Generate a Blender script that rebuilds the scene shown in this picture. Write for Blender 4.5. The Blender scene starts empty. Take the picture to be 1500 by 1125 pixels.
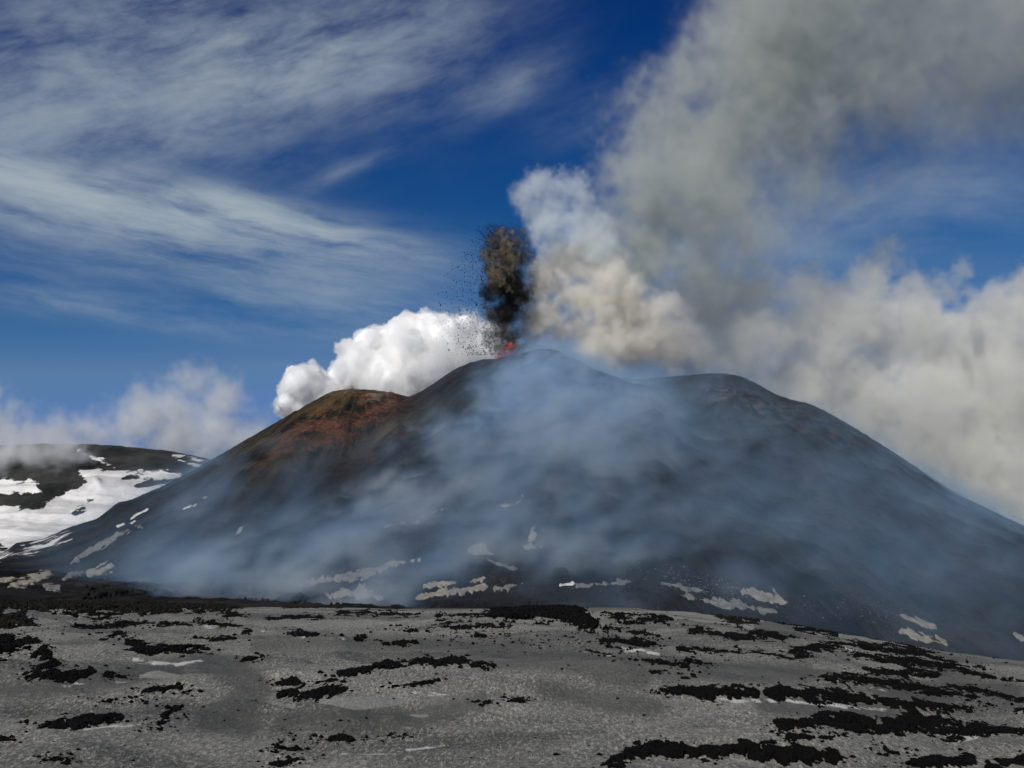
import bpy, math, random, time
import numpy as np

T0 = time.time()
R = math.radians
scene = bpy.context.scene
COL = scene.collection

# ------------------------------------------------------------------ camera
F = 1608.0                      # focal length in units of the 1500 px wide frame
PITCH = 9.79
cam_data = bpy.data.cameras.new("camera")
cam = bpy.data.objects.new("camera", cam_data)
COL.objects.link(cam)
cam.location = (0, 0, 0)
cam.rotation_euler = (R(90 + PITCH), 0, 0)
cam_data.sensor_width = 36.0
cam_data.lens = 36.0 * F / 1500.0
cam_data.clip_start = 1.0
cam_data.clip_end = 60000.0
scene.camera = cam
SP, CP = math.sin(R(PITCH)), math.cos(R(PITCH))

# ------------------------------------------------------------------ exposure and sampling
scene.view_settings.view_transform = 'Standard'
scene.view_settings.look = 'None'
scene.view_settings.exposure = 0.0
scene.view_settings.gamma = 1.0
scene.view_settings.use_curve_mapping = False
cy = scene.cycles
cy.use_adaptive_sampling = True
cy.adaptive_threshold = 0.03
cy.use_denoising = True
cy.max_bounces = 12
cy.diffuse_bounces = 2
cy.glossy_bounces = 1
cy.transparent_max_bounces = 8
cy.volume_bounces = 10
cy.volume_step_rate = 2.5
cy.volume_max_steps = 256
cy.sample_clamp_indirect = 4.0

# ------------------------------------------------------------------ sun and sky
SUN_EL = 40.0
SUN_AZ = -148.0                 # compass bearing of the sun, 0 = straight ahead (+Y), negative = to the left
sun_data = bpy.data.lights.new("sun", 'SUN')
sun_data.energy = 3.6
sun_data.angle = R(0.5)
sun_data.color = (1.0, 0.955, 0.87)
sun = bpy.data.objects.new("sun", sun_data)
COL.objects.link(sun)
sun.rotation_euler = (R(90 - SUN_EL), 0, R(180 - SUN_AZ))
sun.location = (-600, -400, 900)


def elev_az(px, py):
    """direction of a point of the photograph as bearing and elevation, in radians"""
    xc, yc = (px - 750.0) / F, (562.5 - py) / F
    x, y, z = xc, CP - yc * SP, SP + yc * CP
    return math.atan2(x, y), math.atan2(z, math.hypot(x, y))


def build_world():
    w = bpy.data.worlds.new("World")
    scene.world = w
    w.use_nodes = True
    nt = w.node_tree
    N, L = nt.nodes, nt.links
    N.clear()
    out = N.new("ShaderNodeOutputWorld")
    bg = N.new("ShaderNodeBackground")
    bg.inputs["Strength"].default_value = 0.10
    sky = N.new("ShaderNodeTexSky")
    sky.sky_type = 'NISHITA'
    sky.sun_disc = False
    sky.sun_elevation = R(SUN_EL)
    sky.sun_rotation = R(SUN_AZ)
    sky.altitude = 3000
    sky.air_density = 1.0
    sky.dust_density = 0.2
    sky.ozone_density = 3.0

    def math_(op, a, b=None, c=None, clamp=False):
        n = N.new("ShaderNodeMath")
        n.operation = op
        n.use_clamp = clamp
        for k, v in enumerate((a, b, c)):
            if v is None:
                continue
            if isinstance(v, (int, float)):
                n.inputs[k].default_value = v
            else:
                L.new(v, n.inputs[k])
        return n.outputs[0]

    # thin, polarised high-mountain air: deepen the sky's own gradation, channel by channel
    sp = N.new("ShaderNodeSeparateColor")
    L.new(sky.outputs[0], sp.inputs[0])
    deep = N.new("ShaderNodeCombineColor")
    for i, (ref, val, gam) in enumerate(((1.51, 0.33, 4.8), (2.67, 1.27, 2.1), (4.61, 2.95, 1.25))):
        q = math_('MINIMUM', math_('DIVIDE', sp.outputs[i], ref), (1.25, 1.25, 1.4)[i])
        L.new(math_('MULTIPLY', math_('POWER', q, gam), val), deep.inputs[i])

    tc = N.new("ShaderNodeTexCoord")
    sep = N.new("ShaderNodeSeparateXYZ")
    L.new(tc.outputs["Generated"], sep.inputs[0])
    az = math_('ARCTAN2', sep.outputs[0], sep.outputs[1])
    el = math_('ARCSINE', sep.outputs[2])
    k = F                                   # work in units close to the photograph's pixels
    u = math_('MULTIPLY', az, k)
    v = math_('MULTIPLY', el, k)

    def noise(su, sv, rot, seed, detail=9.0, rough=0.6, dist=0.0, warp=None):
        cr, sr = math.cos(R(rot)), math.sin(R(rot))
        a = math_('ADD', math_('MULTIPLY', u, cr), math_('MULTIPLY', v, sr))
        b = math_('SUBTRACT', math_('MULTIPLY', v, cr), math_('MULTIPLY', u, sr))
        a = math_('MULTIPLY', a, 1.0 / su)
        b = math_('MULTIPLY', b, 1.0 / sv)
        if warp is not None:
            a = math_('ADD', a, math_('MULTIPLY', math_('SUBTRACT', warp, 0.5), 0.45))
            b = math_('ADD', b, math_('MULTIPLY', math_('SUBTRACT', warp, 0.5), 0.8))
        cmb = N.new("ShaderNodeCombineXYZ")
        L.new(a, cmb.inputs[0])
        L.new(b, cmb.inputs[1])
        cmb.inputs[2].default_value = seed
        n = N.new("ShaderNodeTexNoise")
        n.noise_dimensions = '3D'
        L.new(cmb.outputs[0], n.inputs["Vector"])
        n.inputs["Scale"].default_value = 1.0
        n.inputs["Detail"].default_value = detail
        n.inputs["Roughness"].default_value = rough
        n.inputs["Distortion"].default_value = dist
        return n.outputs[0]

    def band(px, py, half_w, half_h, rot=0.0):
        a0, e0 = elev_az(px, py)
        du = math_('SUBTRACT', u, a0 * k)
        dv = math_('SUBTRACT', v, e0 * k)
        cr, sr = math.cos(R(rot)), math.sin(R(rot))
        a = math_('ADD', math_('MULTIPLY', du, cr), math_('MULTIPLY', dv, sr))
        b = math_('SUBTRACT', math_('MULTIPLY', dv, cr), math_('MULTIPLY', du, sr))
        a = math_('MULTIPLY', a, 1.0 / half_w)
        b = math_('MULTIPLY', b, 1.0 / half_h)
        q = math_('ADD', math_('MULTIPLY', a, a), math_('MULTIPLY', b, b))
        return math_('POWER', 2.71828, math_('MULTIPLY', q, -1.0))

    w1 = noise(260, 200, 20, 3.1, 4.0)
    n1 = noise(240, 46, -6, 1.7, 11.0, 0.60, 0.10, w1)      # long streaks
    n2 = noise(130, 44, 17, 8.3, 11.0, 0.60, 0.10, w1)       # rising wisps
    n3 = noise(420, 260, 10, 5.5, 6.0, 0.5)                 # broad thick and thin

    def layer(masks, n, lo, hi):
        m = masks[0]
        for x in masks[1:]:
            m = math_('ADD', m, x)
        s = N.new("ShaderNodeMapRange")
        s.interpolation_type = 'SMOOTHSTEP'
        L.new(n, s.inputs[0])
        s.inputs[1].default_value = lo
        s.inputs[2].default_value = hi
        return math_('MULTIPLY', m, s.outputs[0])

    def sc(m, f):
        return math_('MULTIPLY', m, f)

    a1 = layer([sc(band(120, 288, 330, 42, -6), 2.3), sc(band(420, 330, 170, 24, -9), 1.5),
                sc(band(250, 395, 420, 60, -8), 0.42), sc(band(120, 446, 260, 22, -4), 0.42),
                sc(band(500, 440, 200, 26, -7), 0.28), sc(band(1330, 300, 260, 70, 8), 0.34)], n1, 0.24, 0.98)
    a2 = layer([sc(band(90, 80, 380, 140, 8), 0.7), sc(band(480, 100, 180, 55, 8), 0.8),
                sc(band(745, 130, 85, 28, 22), 0.4), sc(band(870, 165, 90, 30, 20), 0.25),
                sc(band(505, 250, 60, 12, 25), 0.4), sc(band(110, 185, 240, 50, 8), 0.4),
                sc(band(1150, 340, 260, 60, 15), 0.40), sc(band(560, 10, 220, 45, 5), 0.3)], n2, 0.16, 1.0)
    tot = math_('ADD', a1, a2)
    tot = math_('MULTIPLY', tot, math_('ADD', math_('MULTIPLY', n3, 2.2), -0.12))
    tot = math_('SUBTRACT', 1.0, math_('POWER', 2.71828, math_('MULTIPLY', tot, -1.75)))
    mixc = N.new("ShaderNodeMix")
    mixc.data_type = 'RGBA'
    L.new(tot, mixc.inputs[0])
    L.new(deep.outputs[0], mixc.inputs[6])
    mixc.inputs[7].default_value = (3.75, 4.45, 4.9, 1)
    L.new(mixc.outputs[2], bg.inputs[0])
    L.new(bg.outputs[0], out.inputs[0])


build_world()

# ------------------------------------------------------------------ helpers: projection, noise, meshes
rng = np.random.default_rng(7)
random.seed(7)


def P(px, py, D):
    """the world point at forward distance D seen at pixel (px, py) of the 1500 x 1125 photograph"""
    xc, yc = (px - 750.0) / F, (562.5 - py) / F
    k = D / (CP - yc * SP)
    return np.array((xc * k, D, (SP + yc * CP) * k))


def tan_dir(px, py):
    xc, yc = (np.asarray(px, float) - 750.0) / F, (562.5 - np.asarray(py, float)) / F
    k = CP - yc * SP
    return xc / k, (SP + yc * CP) / k


def to_px(x, y, z):
    zc = y * CP + z * SP
    yc = z * CP - y * SP
    return 750.0 + F * x / zc, 562.5 - F * yc / zc


def fft_noise(shape, beta, scale=1.0, spacing=None, kmin=0.0, seed=0):
    """smooth random field, zero mean, unit deviation; spectrum falls as k**-beta; scale = longest feature in cells"""
    g = np.random.default_rng(seed)
    f = np.fft.rfftn(g.standard_normal(shape).astype(np.float32))
    ks = []
    for i, n in enumerate(shape):
        kk = np.fft.rfftfreq(n) if i == len(shape) - 1 else np.fft.fftfreq(n)
        if spacing is not None:
            kk = kk * spacing[i]
        sh = [1] * len(shape)
        sh[i] = kk.size
        ks.append(kk.reshape(sh).astype(np.float32))
    k2 = sum(kk * kk for kk in ks)
    k0 = 1.0 / scale
    amp = (k2 + k0 * k0) ** (-beta / 2.0)
    amp.flat[0] = 0
    r = np.fft.irfftn(f * amp, s=shape, axes=tuple(range(len(shape)))).astype(np.float32)
    r -= r.mean()
    return r / r.std()


def smooth01(t):
    t = np.clip(t, 0, 1)
    return t * t * (3 - 2 * t)


def tag(o, label, cat=None, group=None, kind=None):
    o["label"] = label
    if cat:
        o["category"] = cat
    if group:
        o["group"] = group
    if kind:
        o["kind"] = kind
    return o


def grid_mesh(name, X, Y, Z, keep=None, attrs=None, mat=None, smooth=True):
    """heightfield mesh from 2-D arrays; keep = mask of the cells to make"""
    nr, nc = X.shape
    idx = np.arange(nr * nc).reshape(nr, nc)
    a, b, c, d = idx[:-1, :-1], idx[:-1, 1:], idx[1:, 1:], idx[1:, :-1]
    q = np.stack([a, b, c, d], -1).reshape(-1, 4)
    if keep is not None:
        q = q[keep.ravel()]
    used = np.unique(q)
    remap = np.full(nr * nc, -1, np.int64)
    remap[used] = np.arange(used.size)
    q = remap[q]
    co = np.stack([X.ravel(), Y.ravel(), Z.ravel()], -1)[used].astype(np.float32)
    me = bpy.data.meshes.new(name)
    me.vertices.add(len(co))
    me.vertices.foreach_set("co", co.ravel())
    me.loops.add(q.size)
    me.loops.foreach_set("vertex_index", q.ravel().astype(np.int32))
    me.polygons.add(len(q))
    me.polygons.foreach_set("loop_start", np.arange(0, q.size, 4, dtype=np.int32))
    me.update(calc_edges=True)
    me.polygons.foreach_set("use_smooth", np.full(len(q), smooth))
    for k, v in (attrs or {}).items():
        if v.ndim == 3:
            at = me.attributes.new(k, 'FLOAT_VECTOR', 'POINT')
            at.data.foreach_set("vector", v.reshape(-1, 3)[used].astype(np.float32).ravel())
        else:
            at = me.attributes.new(k, 'FLOAT', 'POINT')
            at.data.foreach_set("value", v.ravel()[used].astype(np.float32))
    me.update()
    o = bpy.data.objects.new(name, me)
    COL.objects.link(o)
    if mat:
        me.materials.append(mat)
    return o


def chain_sd(px, py, chain):
    """signed distance (in photo pixels, inside negative) to a chain of (x, y, half thickness)"""
    best = np.full(np.shape(px), 1e9)
    if len(chain) == 1:
        chain = [chain[0], (chain[0][0] + 0.01,) + tuple(chain[0][1:])]
    for (x0, y0, r0), (x1, y1, r1) in zip(chain[:-1], chain[1:]):
        dx, dy = x1 - x0, y1 - y0
        t = np.clip(((px - x0) * dx + (py - y0) * dy) / (dx * dx + dy * dy + 1e-9), 0, 1)
        d = np.hypot(px - x0 - t * dx, py - y0 - t * dy) - (r0 + (r1 - r0) * t)
        best = np.minimum(best, d)
    return best


def poly_sd(px, py, poly):
    """signed distance to a polygon, inside negative"""
    best = np.full(np.shape(px), 1e18)
    inside = np.zeros(np.shape(px), bool)
    n = len(poly)
    for i in range(n):
        x0, y0 = poly[i]
        x1, y1 = poly[(i + 1) % n]
        dx, dy = x1 - x0, y1 - y0
        t = np.clip(((px - x0) * dx + (py - y0) * dy) / (dx * dx + dy * dy + 1e-9), 0, 1)
        best = np.minimum(best, (px - x0 - t * dx) ** 2 + (py - y0 - t * dy) ** 2)
        cross = ((y0 > py) != (y1 > py)) & (px < (x1 - x0) * (py - y0) / (y1 - y0 + 1e-12) + x0)
        inside ^= cross
    return np.where(inside, -np.sqrt(best), np.sqrt(best))


# ------------------------------------------------------------------ materials
class Nodes:
    def __init__(self, name):
        self.m = bpy.data.materials.new(name)
        self.m.use_nodes = True
        self.N, self.L = self.m.node_tree.nodes, self.m.node_tree.links
        self.N.clear()
        self.out = self.N.new("ShaderNodeOutputMaterial")
        self.pos = None

    def put(self, sock, v):
        if hasattr(v, "is_linked"):
            self.L.new(v, sock)
        else:
            sock.default_value = v

    def math(self, op, a, b=None, clamp=False):
        n = self.N.new("ShaderNodeMath")
        n.operation = op
        n.use_clamp = clamp
        self.put(n.inputs[0], a)
        if b is not None:
            self.put(n.inputs[1], b)
        return n.outputs[0]

    def position(self):
        if self.pos is None:
            self.pos = self.N.new("ShaderNodeNewGeometry").outputs["Position"]
        return self.pos

    def scaled(self, vec, s):
        n = self.N.new("ShaderNodeVectorMath")
        n.operation = 'MULTIPLY'
        self.put(n.inputs[0], vec)
        n.inputs[1].default_value = s
        return n.outputs[0]

    def noise(self, scale, detail=6.0, rough=0.55, vec=None, dist=0.0):
        n = self.N.new("ShaderNodeTexNoise")
        self.L.new(vec or self.position(), n.inputs["Vector"])
        n.inputs["Scale"].default_value = scale
        n.inputs["Detail"].default_value = detail
        n.inputs["Roughness"].default_value = rough
        n.inputs["Distortion"].default_value = dist
        return n.outputs[0]

    def voronoi(self, scale, vec=None, feature='F1'):
        n = self.N.new("ShaderNodeTexVoronoi")
        n.feature = feature
        self.L.new(vec or self.position(), n.inputs["Vector"])
        n.inputs["Scale"].default_value = scale
        return n.outputs[0]

    def attr(self, name, vector=False):
        n = self.N.new("ShaderNodeAttribute")
        n.attribute_name = name
        return n.outputs["Vector" if vector else "Fac"]

    def ramp(self, v, lo, hi, a=0.0, b=1.0):
        n = self.N.new("ShaderNodeMapRange")
        n.interpolation_type = 'SMOOTHSTEP'
        self.put(n.inputs[0], v)
        n.inputs[1].default_value, n.inputs[2].default_value = lo, hi
        n.inputs[3].default_value, n.inputs[4].default_value = a, b
        return n.outputs[0]

    def mix(self, f, a, b, blend='MIX'):
        n = self.N.new("ShaderNodeMix")
        n.data_type = 'RGBA'
        n.blend_type = blend
        self.put(n.inputs[0], f)
        for s, v in ((n.inputs[6], a), (n.inputs[7], b)):
            if hasattr(v, "is_linked"):
                self.L.new(v, s)
            else:
                s.default_value = (*v, 1.0)
        return n.outputs[2]

    def bump(self, h, strength, dist, prev=None):
        n = self.N.new("ShaderNodeBump")
        n.inputs["Strength"].default_value = strength
        n.inputs["Distance"].default_value = dist
        self.L.new(h, n.inputs["Height"])
        if prev:
            self.L.new(prev, n.inputs["Normal"])
        return n.outputs[0]

    def surface(self, color, rough=0.9, normal=None, spec=0.2, **kw):
        b = self.N.new("ShaderNodeBsdfPrincipled")
        if hasattr(color, "is_linked"):
            self.L.new(color, b.inputs["Base Color"])
        else:
            b.inputs["Base Color"].default_value = (*color, 1)
        self.put(b.inputs["Roughness"], rough)
        self.put(b.inputs["Specular IOR Level"], spec)
        if normal:
            self.L.new(normal, b.inputs["Normal"])
        for k, v in kw.items():
            self.put(b.inputs[k.replace("_", " ")], v)
        self.L.new(b.outputs[0], self.out.inputs["Surface"])
        return self.m


def mat_volcano():
    n = Nodes("volcano_scoria")
    sl = n.attr("slope", True)                       # (around the cone, down the slope, 0) in metres
    streak = n.noise(1.0, 8, 0.62, n.scaled(sl, (0.055, 0.006, 1)), 0.2)
    streak2 = n.noise(1.0, 8, 0.6, n.scaled(sl, (0.22, 0.018, 1)))
    blot = n.noise(0.02, 7, 0.6)
    fine = n.noise(0.35, 6, 0.7)
    base = n.mix(n.ramp(streak, 0.35, 0.65), (0.005, 0.005, 0.006), (0.038, 0.034, 0.030))
    base = n.mix(n.ramp(streak2, 0.5, 0.75, 0, 0.6), base, (0.070, 0.062, 0.050))
    olive = n.math('MULTIPLY', n.attr("olive"), n.ramp(n.math('ADD', n.math('MULTIPLY', streak, 0.5), n.math('MULTIPLY', blot, 0.5)), 0.40, 0.60))
    base = n.mix(olive, base, (0.125, 0.100, 0.048))
    rust = n.math('MULTIPLY', n.attr("rust"), n.ramp(n.math('ADD', n.math('MULTIPLY', streak2, 0.22), n.math('MULTIPLY', n.noise(0.04, 9, 0.7), 0.78)), 0.44, 0.57))
    base = n.mix(rust, base, n.mix(n.ramp(fine, 0.4, 0.6), (0.115, 0.042, 0.022), (0.19, 0.085, 0.048)))
    pale = n.math('MULTIPLY', n.attr("pale"), n.ramp(n.noise(0.07, 9, 0.72), 0.47, 0.60, 0, 0.75))
    base = n.mix(pale, base, (0.26, 0.225, 0.185))
    base = n.mix(n.ramp(fine, 0.3, 0.7, 0.35, 0.0), base, (0.004, 0.004, 0.004))
    # thin snow: streaks at the foot on the left and grains lodged between stones at the foot in front
    sn = n.math('ADD', n.attr("snow"), n.math('SUBTRACT', n.math('MULTIPLY', n.noise(1.0, 9, 0.65, n.scaled(sl, (0.07, 0.020, 1))), 2.2), 1.1))
    sn = n.ramp(sn, 0.0, 0.10)
    grains = n.ramp(n.math('ADD', n.noise(0.6, 3, 0.6), n.math('MULTIPLY', n.attr("grain"), 0.16)), 0.755, 0.80)
    base = n.mix(sn, base, (0.74, 0.73, 0.70))
    base = n.mix(grains, base, (0.30, 0.29, 0.27))
    nb = n.bump(n.noise(0.045, 9, 0.66), 0.9, 10.0)
    nb = n.bump(streak, 0.5, 4.0, nb)
    nb = n.bump(n.noise(0.4, 6, 0.75), 0.8, 1.6, nb)
    return n.surface(base, 0.95, nb, 0.08)


def mat_hill():
    n = Nodes("far_hillside")
    blot = n.noise(0.012, 8, 0.62)
    fine = n.noise(0.10, 7, 0.7)
    dark = n.mix(n.ramp(blot, 0.35, 0.65), (0.018, 0.019, 0.018), (0.050, 0.050, 0.046))
    sn = n.math('ADD', n.attr("snow"), n.math('SUBTRACT', n.math('MULTIPLY', n.noise(1.0, 10, 0.72, n.scaled(n.position(), (0.030, 0.012, 0.05))), 3.4), 1.7))
    sn = n.ramp(sn, -0.03, 0.06)
    dirty = n.noise(1.0, 8, 0.6, n.scaled(n.position(), (0.006, 0.02, 0.02)), 0.6)
    white = n.mix(n.ramp(dirty, 0.40, 0.62, 0, 0.9), (0.80, 0.79, 0.76), (0.50, 0.49, 0.47))
    sp = n.ramp(fine, 0.69, 0.72)
    col = n.mix(n.math('MAXIMUM', sn, n.math('MULTIPLY', sp, n.attr("speck"))), dark, white)
    nb = n.bump(n.noise(0.03, 8, 0.6), 0.5, 8.0)
    nb = n.bump(fine, 0.3, 1.5, nb)
    return n.surface(col, 0.9, nb, 0.1)


def mat_snowfield():
    """old snow under a skin of fallen ash, hollowed by the sun"""
    n = Nodes("ash_covered_snow")
    pos = n.position()
    cups = n.voronoi(1.0, n.scaled(pos, (1.1, 0.5, 1.1)))
    rip = n.noise(1.0, 6, 0.70, n.scaled(pos, (3.0, 0.95, 3.0)), 0.1)
    rip2 = n.noise(1.0, 4, 0.65, n.scaled(pos, (10.0, 3.0, 10.0)))
    drift = n.noise(1.0, 8, 0.55, n.scaled(pos, (0.018, 0.035, 0.03)), 0.7)
    fine = n.noise(5.0, 3, 0.7)
    smooth = n.math('ADD', n.attr("smooth"), n.ramp(drift, 0.50, 0.62, 0, 0.45), True)
    col = n.mix(n.ramp(drift, 0.32, 0.66), (0.265, 0.260, 0.220), (0.115, 0.115, 0.102))  # drift bands put undulation shading into the colour, with uneven ash tone
    col = n.mix(n.math('MULTIPLY', smooth, 0.75), col, (0.086, 0.087, 0.078))
    calm = n.math('SUBTRACT', 1.0, n.math('MULTIPLY', smooth, 0.80))
    # glints painted into the colour on the sun-cup crests, pits darker
    crest = n.math('ADD', n.math('MULTIPLY', rip, 0.55), n.math('MULTIPLY', rip2, 0.45))
    light = n.math('MULTIPLY', n.ramp(crest, 0.515, 0.575), calm)
    col = n.mix(n.math('MULTIPLY', light, 0.75), col, (0.62, 0.605, 0.52))
    pit = n.math('MULTIPLY', n.ramp(crest, 0.39, 0.47, 0.9, 0.0), calm)
    col = n.mix(pit, col, (0.040, 0.039, 0.033))
    pond = n.ramp(n.math('ADD', n.attr("pale"), n.math('SUBTRACT', n.math('MULTIPLY', n.noise(0.7, 7, 0.65), 1.2), 0.65)), 0.0, 0.30)
    col = n.mix(pond, col, n.mix(n.ramp(n.noise(1.5, 8, 0.7), 0.35, 0.65), (0.23, 0.23, 0.20), (0.34, 0.34, 0.30)))
    clean = n.math('ADD', n.math('MULTIPLY', n.attr("clean"), 0.75), n.math('SUBTRACT', n.math('MULTIPLY', n.noise(1.0, 8, 0.72, n.scaled(pos, (0.55, 0.28, 0.55)), 0.3), 3.0), 1.40))
    col = n.mix(n.ramp(clean, 0.0, 0.5), col, (0.68, 0.67, 0.62))
    col = n.mix(n.ramp(fine, 0.66, 0.74, 0, 0.5), col, (0.020, 0.019, 0.017))
    nb = n.bump(n.noise(0.12, 5, 0.5), 0.4, 1.0)
    nb = n.bump(n.math('ADD', rip, n.math('MULTIPLY', cups, 0.3)), 0.9, 0.50, nb)
    nb = n.bump(rip2, 0.9, 0.16, nb)
    return n.surface(col, 0.8, nb, 0.2)


def mat_lava(name, a, b, lichen=0.0):
    n = Nodes(name)
    f = n.noise(2.2, 7, 0.7)
    g = n.noise(0.5, 5, 0.6)
    col = n.mix(n.ramp(f, 0.35, 0.7), a, b)
    if lichen:
        col = n.mix(n.ramp(g, 0.48, 0.62, 0, lichen), col, (0.024, 0.021, 0.011))
    nb = n.bump(f, 0.9, 0.25)
    return n.surface(col, 0.95, nb, 0.08)


def mat_snow(name, a, b):
    n = Nodes(name)
    col = n.mix(n.ramp(n.noise(0.25, 8, 0.65), 0.35, 0.65), a, b)
    nb = n.bump(n.noise(0.4, 6, 0.6), 0.5, 0.5)
    return n.surface(col, 0.8, nb, 0.15)


def mat_gas(name, thin, thick, density, d0, d1):
    """fine aerosol: scattering tint put into the colour, blue where thin, grey where thick"""
    n = Nodes(name)
    pv = n.N.new("ShaderNodeVolumePrincipled")
    n.L.new(n.mix(n.ramp(n.attr("density"), d0, d1), thin, thick), pv.inputs["Color"])  # light-scattering tint mixed into the colour by density
    pv.inputs["Density"].default_value = density
    n.L.new(pv.outputs[0], n.out.inputs["Volume"])
    return n.m


def mat_ash():
    """brown dust and black ash in clots, lit head and dark edges painted in"""
    n = Nodes("ash")
    pv = n.N.new("ShaderNodeVolumePrincipled")
    f = n.noise(0.045, 4, 0.6)
    z = n.N.new("ShaderNodeSeparateXYZ")
    n.L.new(n.position(), z.inputs[0])
    f = n.math('ADD', f, n.ramp(z.outputs[2], P(740, 500, 1205)[2], P(740, 370, 1205)[2], -0.14, 0.045))
    col = n.mix(n.ramp(f, 0.42, 0.60), (0.035, 0.032, 0.028), (0.60, 0.51, 0.375))
    n.L.new(n.mix(n.ramp(n.attr("density"), 0.15, 0.65), (0.03, 0.028, 0.025), col), pv.inputs["Color"])  # edge darkness and lit head are put into the colour
    pv.inputs["Density"].default_value = 0.20
    n.L.new(pv.outputs[0], n.out.inputs["Volume"])
    return n.m


def mat_volume(name, color, density, aniso=0.0):
    n = Nodes(name)
    pv = n.N.new("ShaderNodeVolumePrincipled")
    pv.inputs["Color"].default_value = (*color, 1)
    pv.inputs["Density"].default_value = density
    pv.inputs["Anisotropy"].default_value = aniso
    n.L.new(pv.outputs[0], n.out.inputs["Volume"])
    return n.m


M_volcano = mat_volcano()
M_hill = mat_hill()
M_field = mat_snowfield()
M_lava = mat_lava("black_lava", (0.0015, 0.0015, 0.0013), (0.0075, 0.0065, 0.0055))
M_lava_brown = mat_lava("lichened_lava", (0.003, 0.0028, 0.002), (0.013, 0.012, 0.008), 0.8)
M_scoria = mat_lava("dark_scoria", (0.007, 0.0065, 0.006), (0.022, 0.020, 0.017))
M_dusty = mat_snow("dusty_snow", (0.31, 0.275, 0.215), (0.20, 0.18, 0.145))
M_greysnow = mat_snow("ashy_snow", (0.19, 0.185, 0.17), (0.11, 0.108, 0.10))
M_white = mat_snow("clean_snow", (0.62, 0.61, 0.58), (0.45, 0.44, 0.41))

# ------------------------------------------------------------------ the volcano
SIL = np.array([(-300, 880), (-120, 830), (0, 798), (60, 790), (100, 772), (120, 766), (140, 760), (158, 746), (170, 736), (190, 732),
                (245, 708), (300, 678), (350, 649), (400, 620), (440, 597), (465, 583), (485, 573), (510, 569.5),
                (545, 571), (575, 575), (598, 581), (615, 573), (640, 557), (665, 541), (690, 530), (710, 526), (726, 526),
                (738, 522), (748, 517), (770, 516), (785, 511), (805, 511), (820, 515), (850, 530), (880, 545),
                (905, 553), (930, 556), (960, 553), (1000, 550), (1035, 547), (1060, 547), (1085, 551), (1110, 563),
                (1135, 577), (1160, 586), (1185, 591), (1210, 603), (1250, 626), (1300, 657), (1350, 690),
                (1400, 723), (1450, 747), (1500, 771), (1700, 880), (2000, 1010)], float)


def base_plane(x, y):
    s = np.where(x < 0, -0.075, -0.16)
    return -24.0 + s * x + 0.010 * (y - 700.0)


def build_volcano_arrays():
    step = 2.0
    xs = np.arange(-1000, 1100 + step, step)
    ys = np.arange(470, 1700 + step, step)
    X, Y = np.meshgrid(xs, ys)
    gn = fft_noise(X.shape, 2.6, 90, seed=3)
    zb = base_plane(X, Y) + 1.6 * gn
    tanS = math.tan(R(30.5))
    zmax = np.full(X.shape, -1e9)
    A = np.zeros(X.shape)
    B = np.zeros(X.shape)
    tops = [(530, 566, 1130, 28), (770, 505, 1200, 34), (1050, 541, 1230, 46), (900, 560, 1215, 60), (1190, 590, 1240, 30)]
    first = True
    for px, py, D, r0 in tops:
        c = P(px, py, D)
        r = np.hypot(X - c[0], Y - c[1])
        th = np.arctan2(Y - c[1], X - c[0])
        rr = np.sqrt(r * r + r0 * r0) - r0
        z = c[2] - tanS * rr + 0.00010 * rr * rr
        if first:
            zmax = z
            A, B = th * 260, r
            first = False
        else:
            A = np.where(z > zmax, th * 260, A)
            B = np.where(z > zmax, r, B)
            k = 7.0
            h = np.clip(0.5 + 0.5 * (z - zmax) / k, 0, 1)
            zmax = z * h + zmax * (1 - h) + k * h * (1 - h) * 0.5
    k = 26.0
    h = np.clip(0.5 + 0.5 * (zmax - zb) / k, 0, 1)
    Z = zmax * h + zb * (1 - h) + k * h * (1 - h) * 0.5
    up = smooth01((zmax - zb) / 40)
    # rills and rough ground
    rill = fft_noise(X.shape, 2.2, 40, seed=5)
    Z = Z + up * (1.6 * rill) + 0.65 * fft_noise(X.shape, 1.7, 14, seed=6) 
    # bring the skyline to the photograph's, bearing by bearing
    ta, te = tan_dir(SIL[:, 0], SIL[:, 1])
    o = np.argsort(ta)
    ta, te = ta[o], te[o]
    az = X / Y
    bins = np.linspace(-0.75, 0.80, 900)
    bi = np.clip(((az - bins[0]) / (bins[1] - bins[0])).astype(int), 0, bins.size - 1)
    target = np.interp(bins, ta, te)
    for _ in range(5):
        el = Z / Y
        cur = np.full(bins.size, -9.0)
        np.maximum.at(cur, bi.ravel(), el.ravel())
        # scale heights above the base so that the highest line of sight meets the target
        zbn = base_plane(bins * 1150, 1150.0) / 1150.0
        f = np.where(cur > -5, (target - zbn) / np.maximum(cur - zbn, 0.01), 1.0)
        f = np.clip(f, 0.5, 1.6)
        kf = np.exp(-0.5 * (np.arange(-6, 7) / 2.0) ** 2)
        f = np.convolve(np.pad(f, 6, mode='edge'), kf / kf.sum(), 'valid')
        fa = np.interp(az, bins, f)
        Z = zb + (Z - zb) * np.where(Z > zb, fa, 1.0)
    # a crater dish behind the rim of the middle cone
    c = P(752, 516, 1215)
    Z = Z - 16 * np.exp(-((X - c[0]) ** 2 + ((Y - c[1] - 22)) ** 2) / (2 * 16 ** 2))
    return xs, ys, X, Y, Z, A, B, zb


vx, vy, VX, VY, VZ, VA, VB, VZB = build_volcano_arrays()


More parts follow.
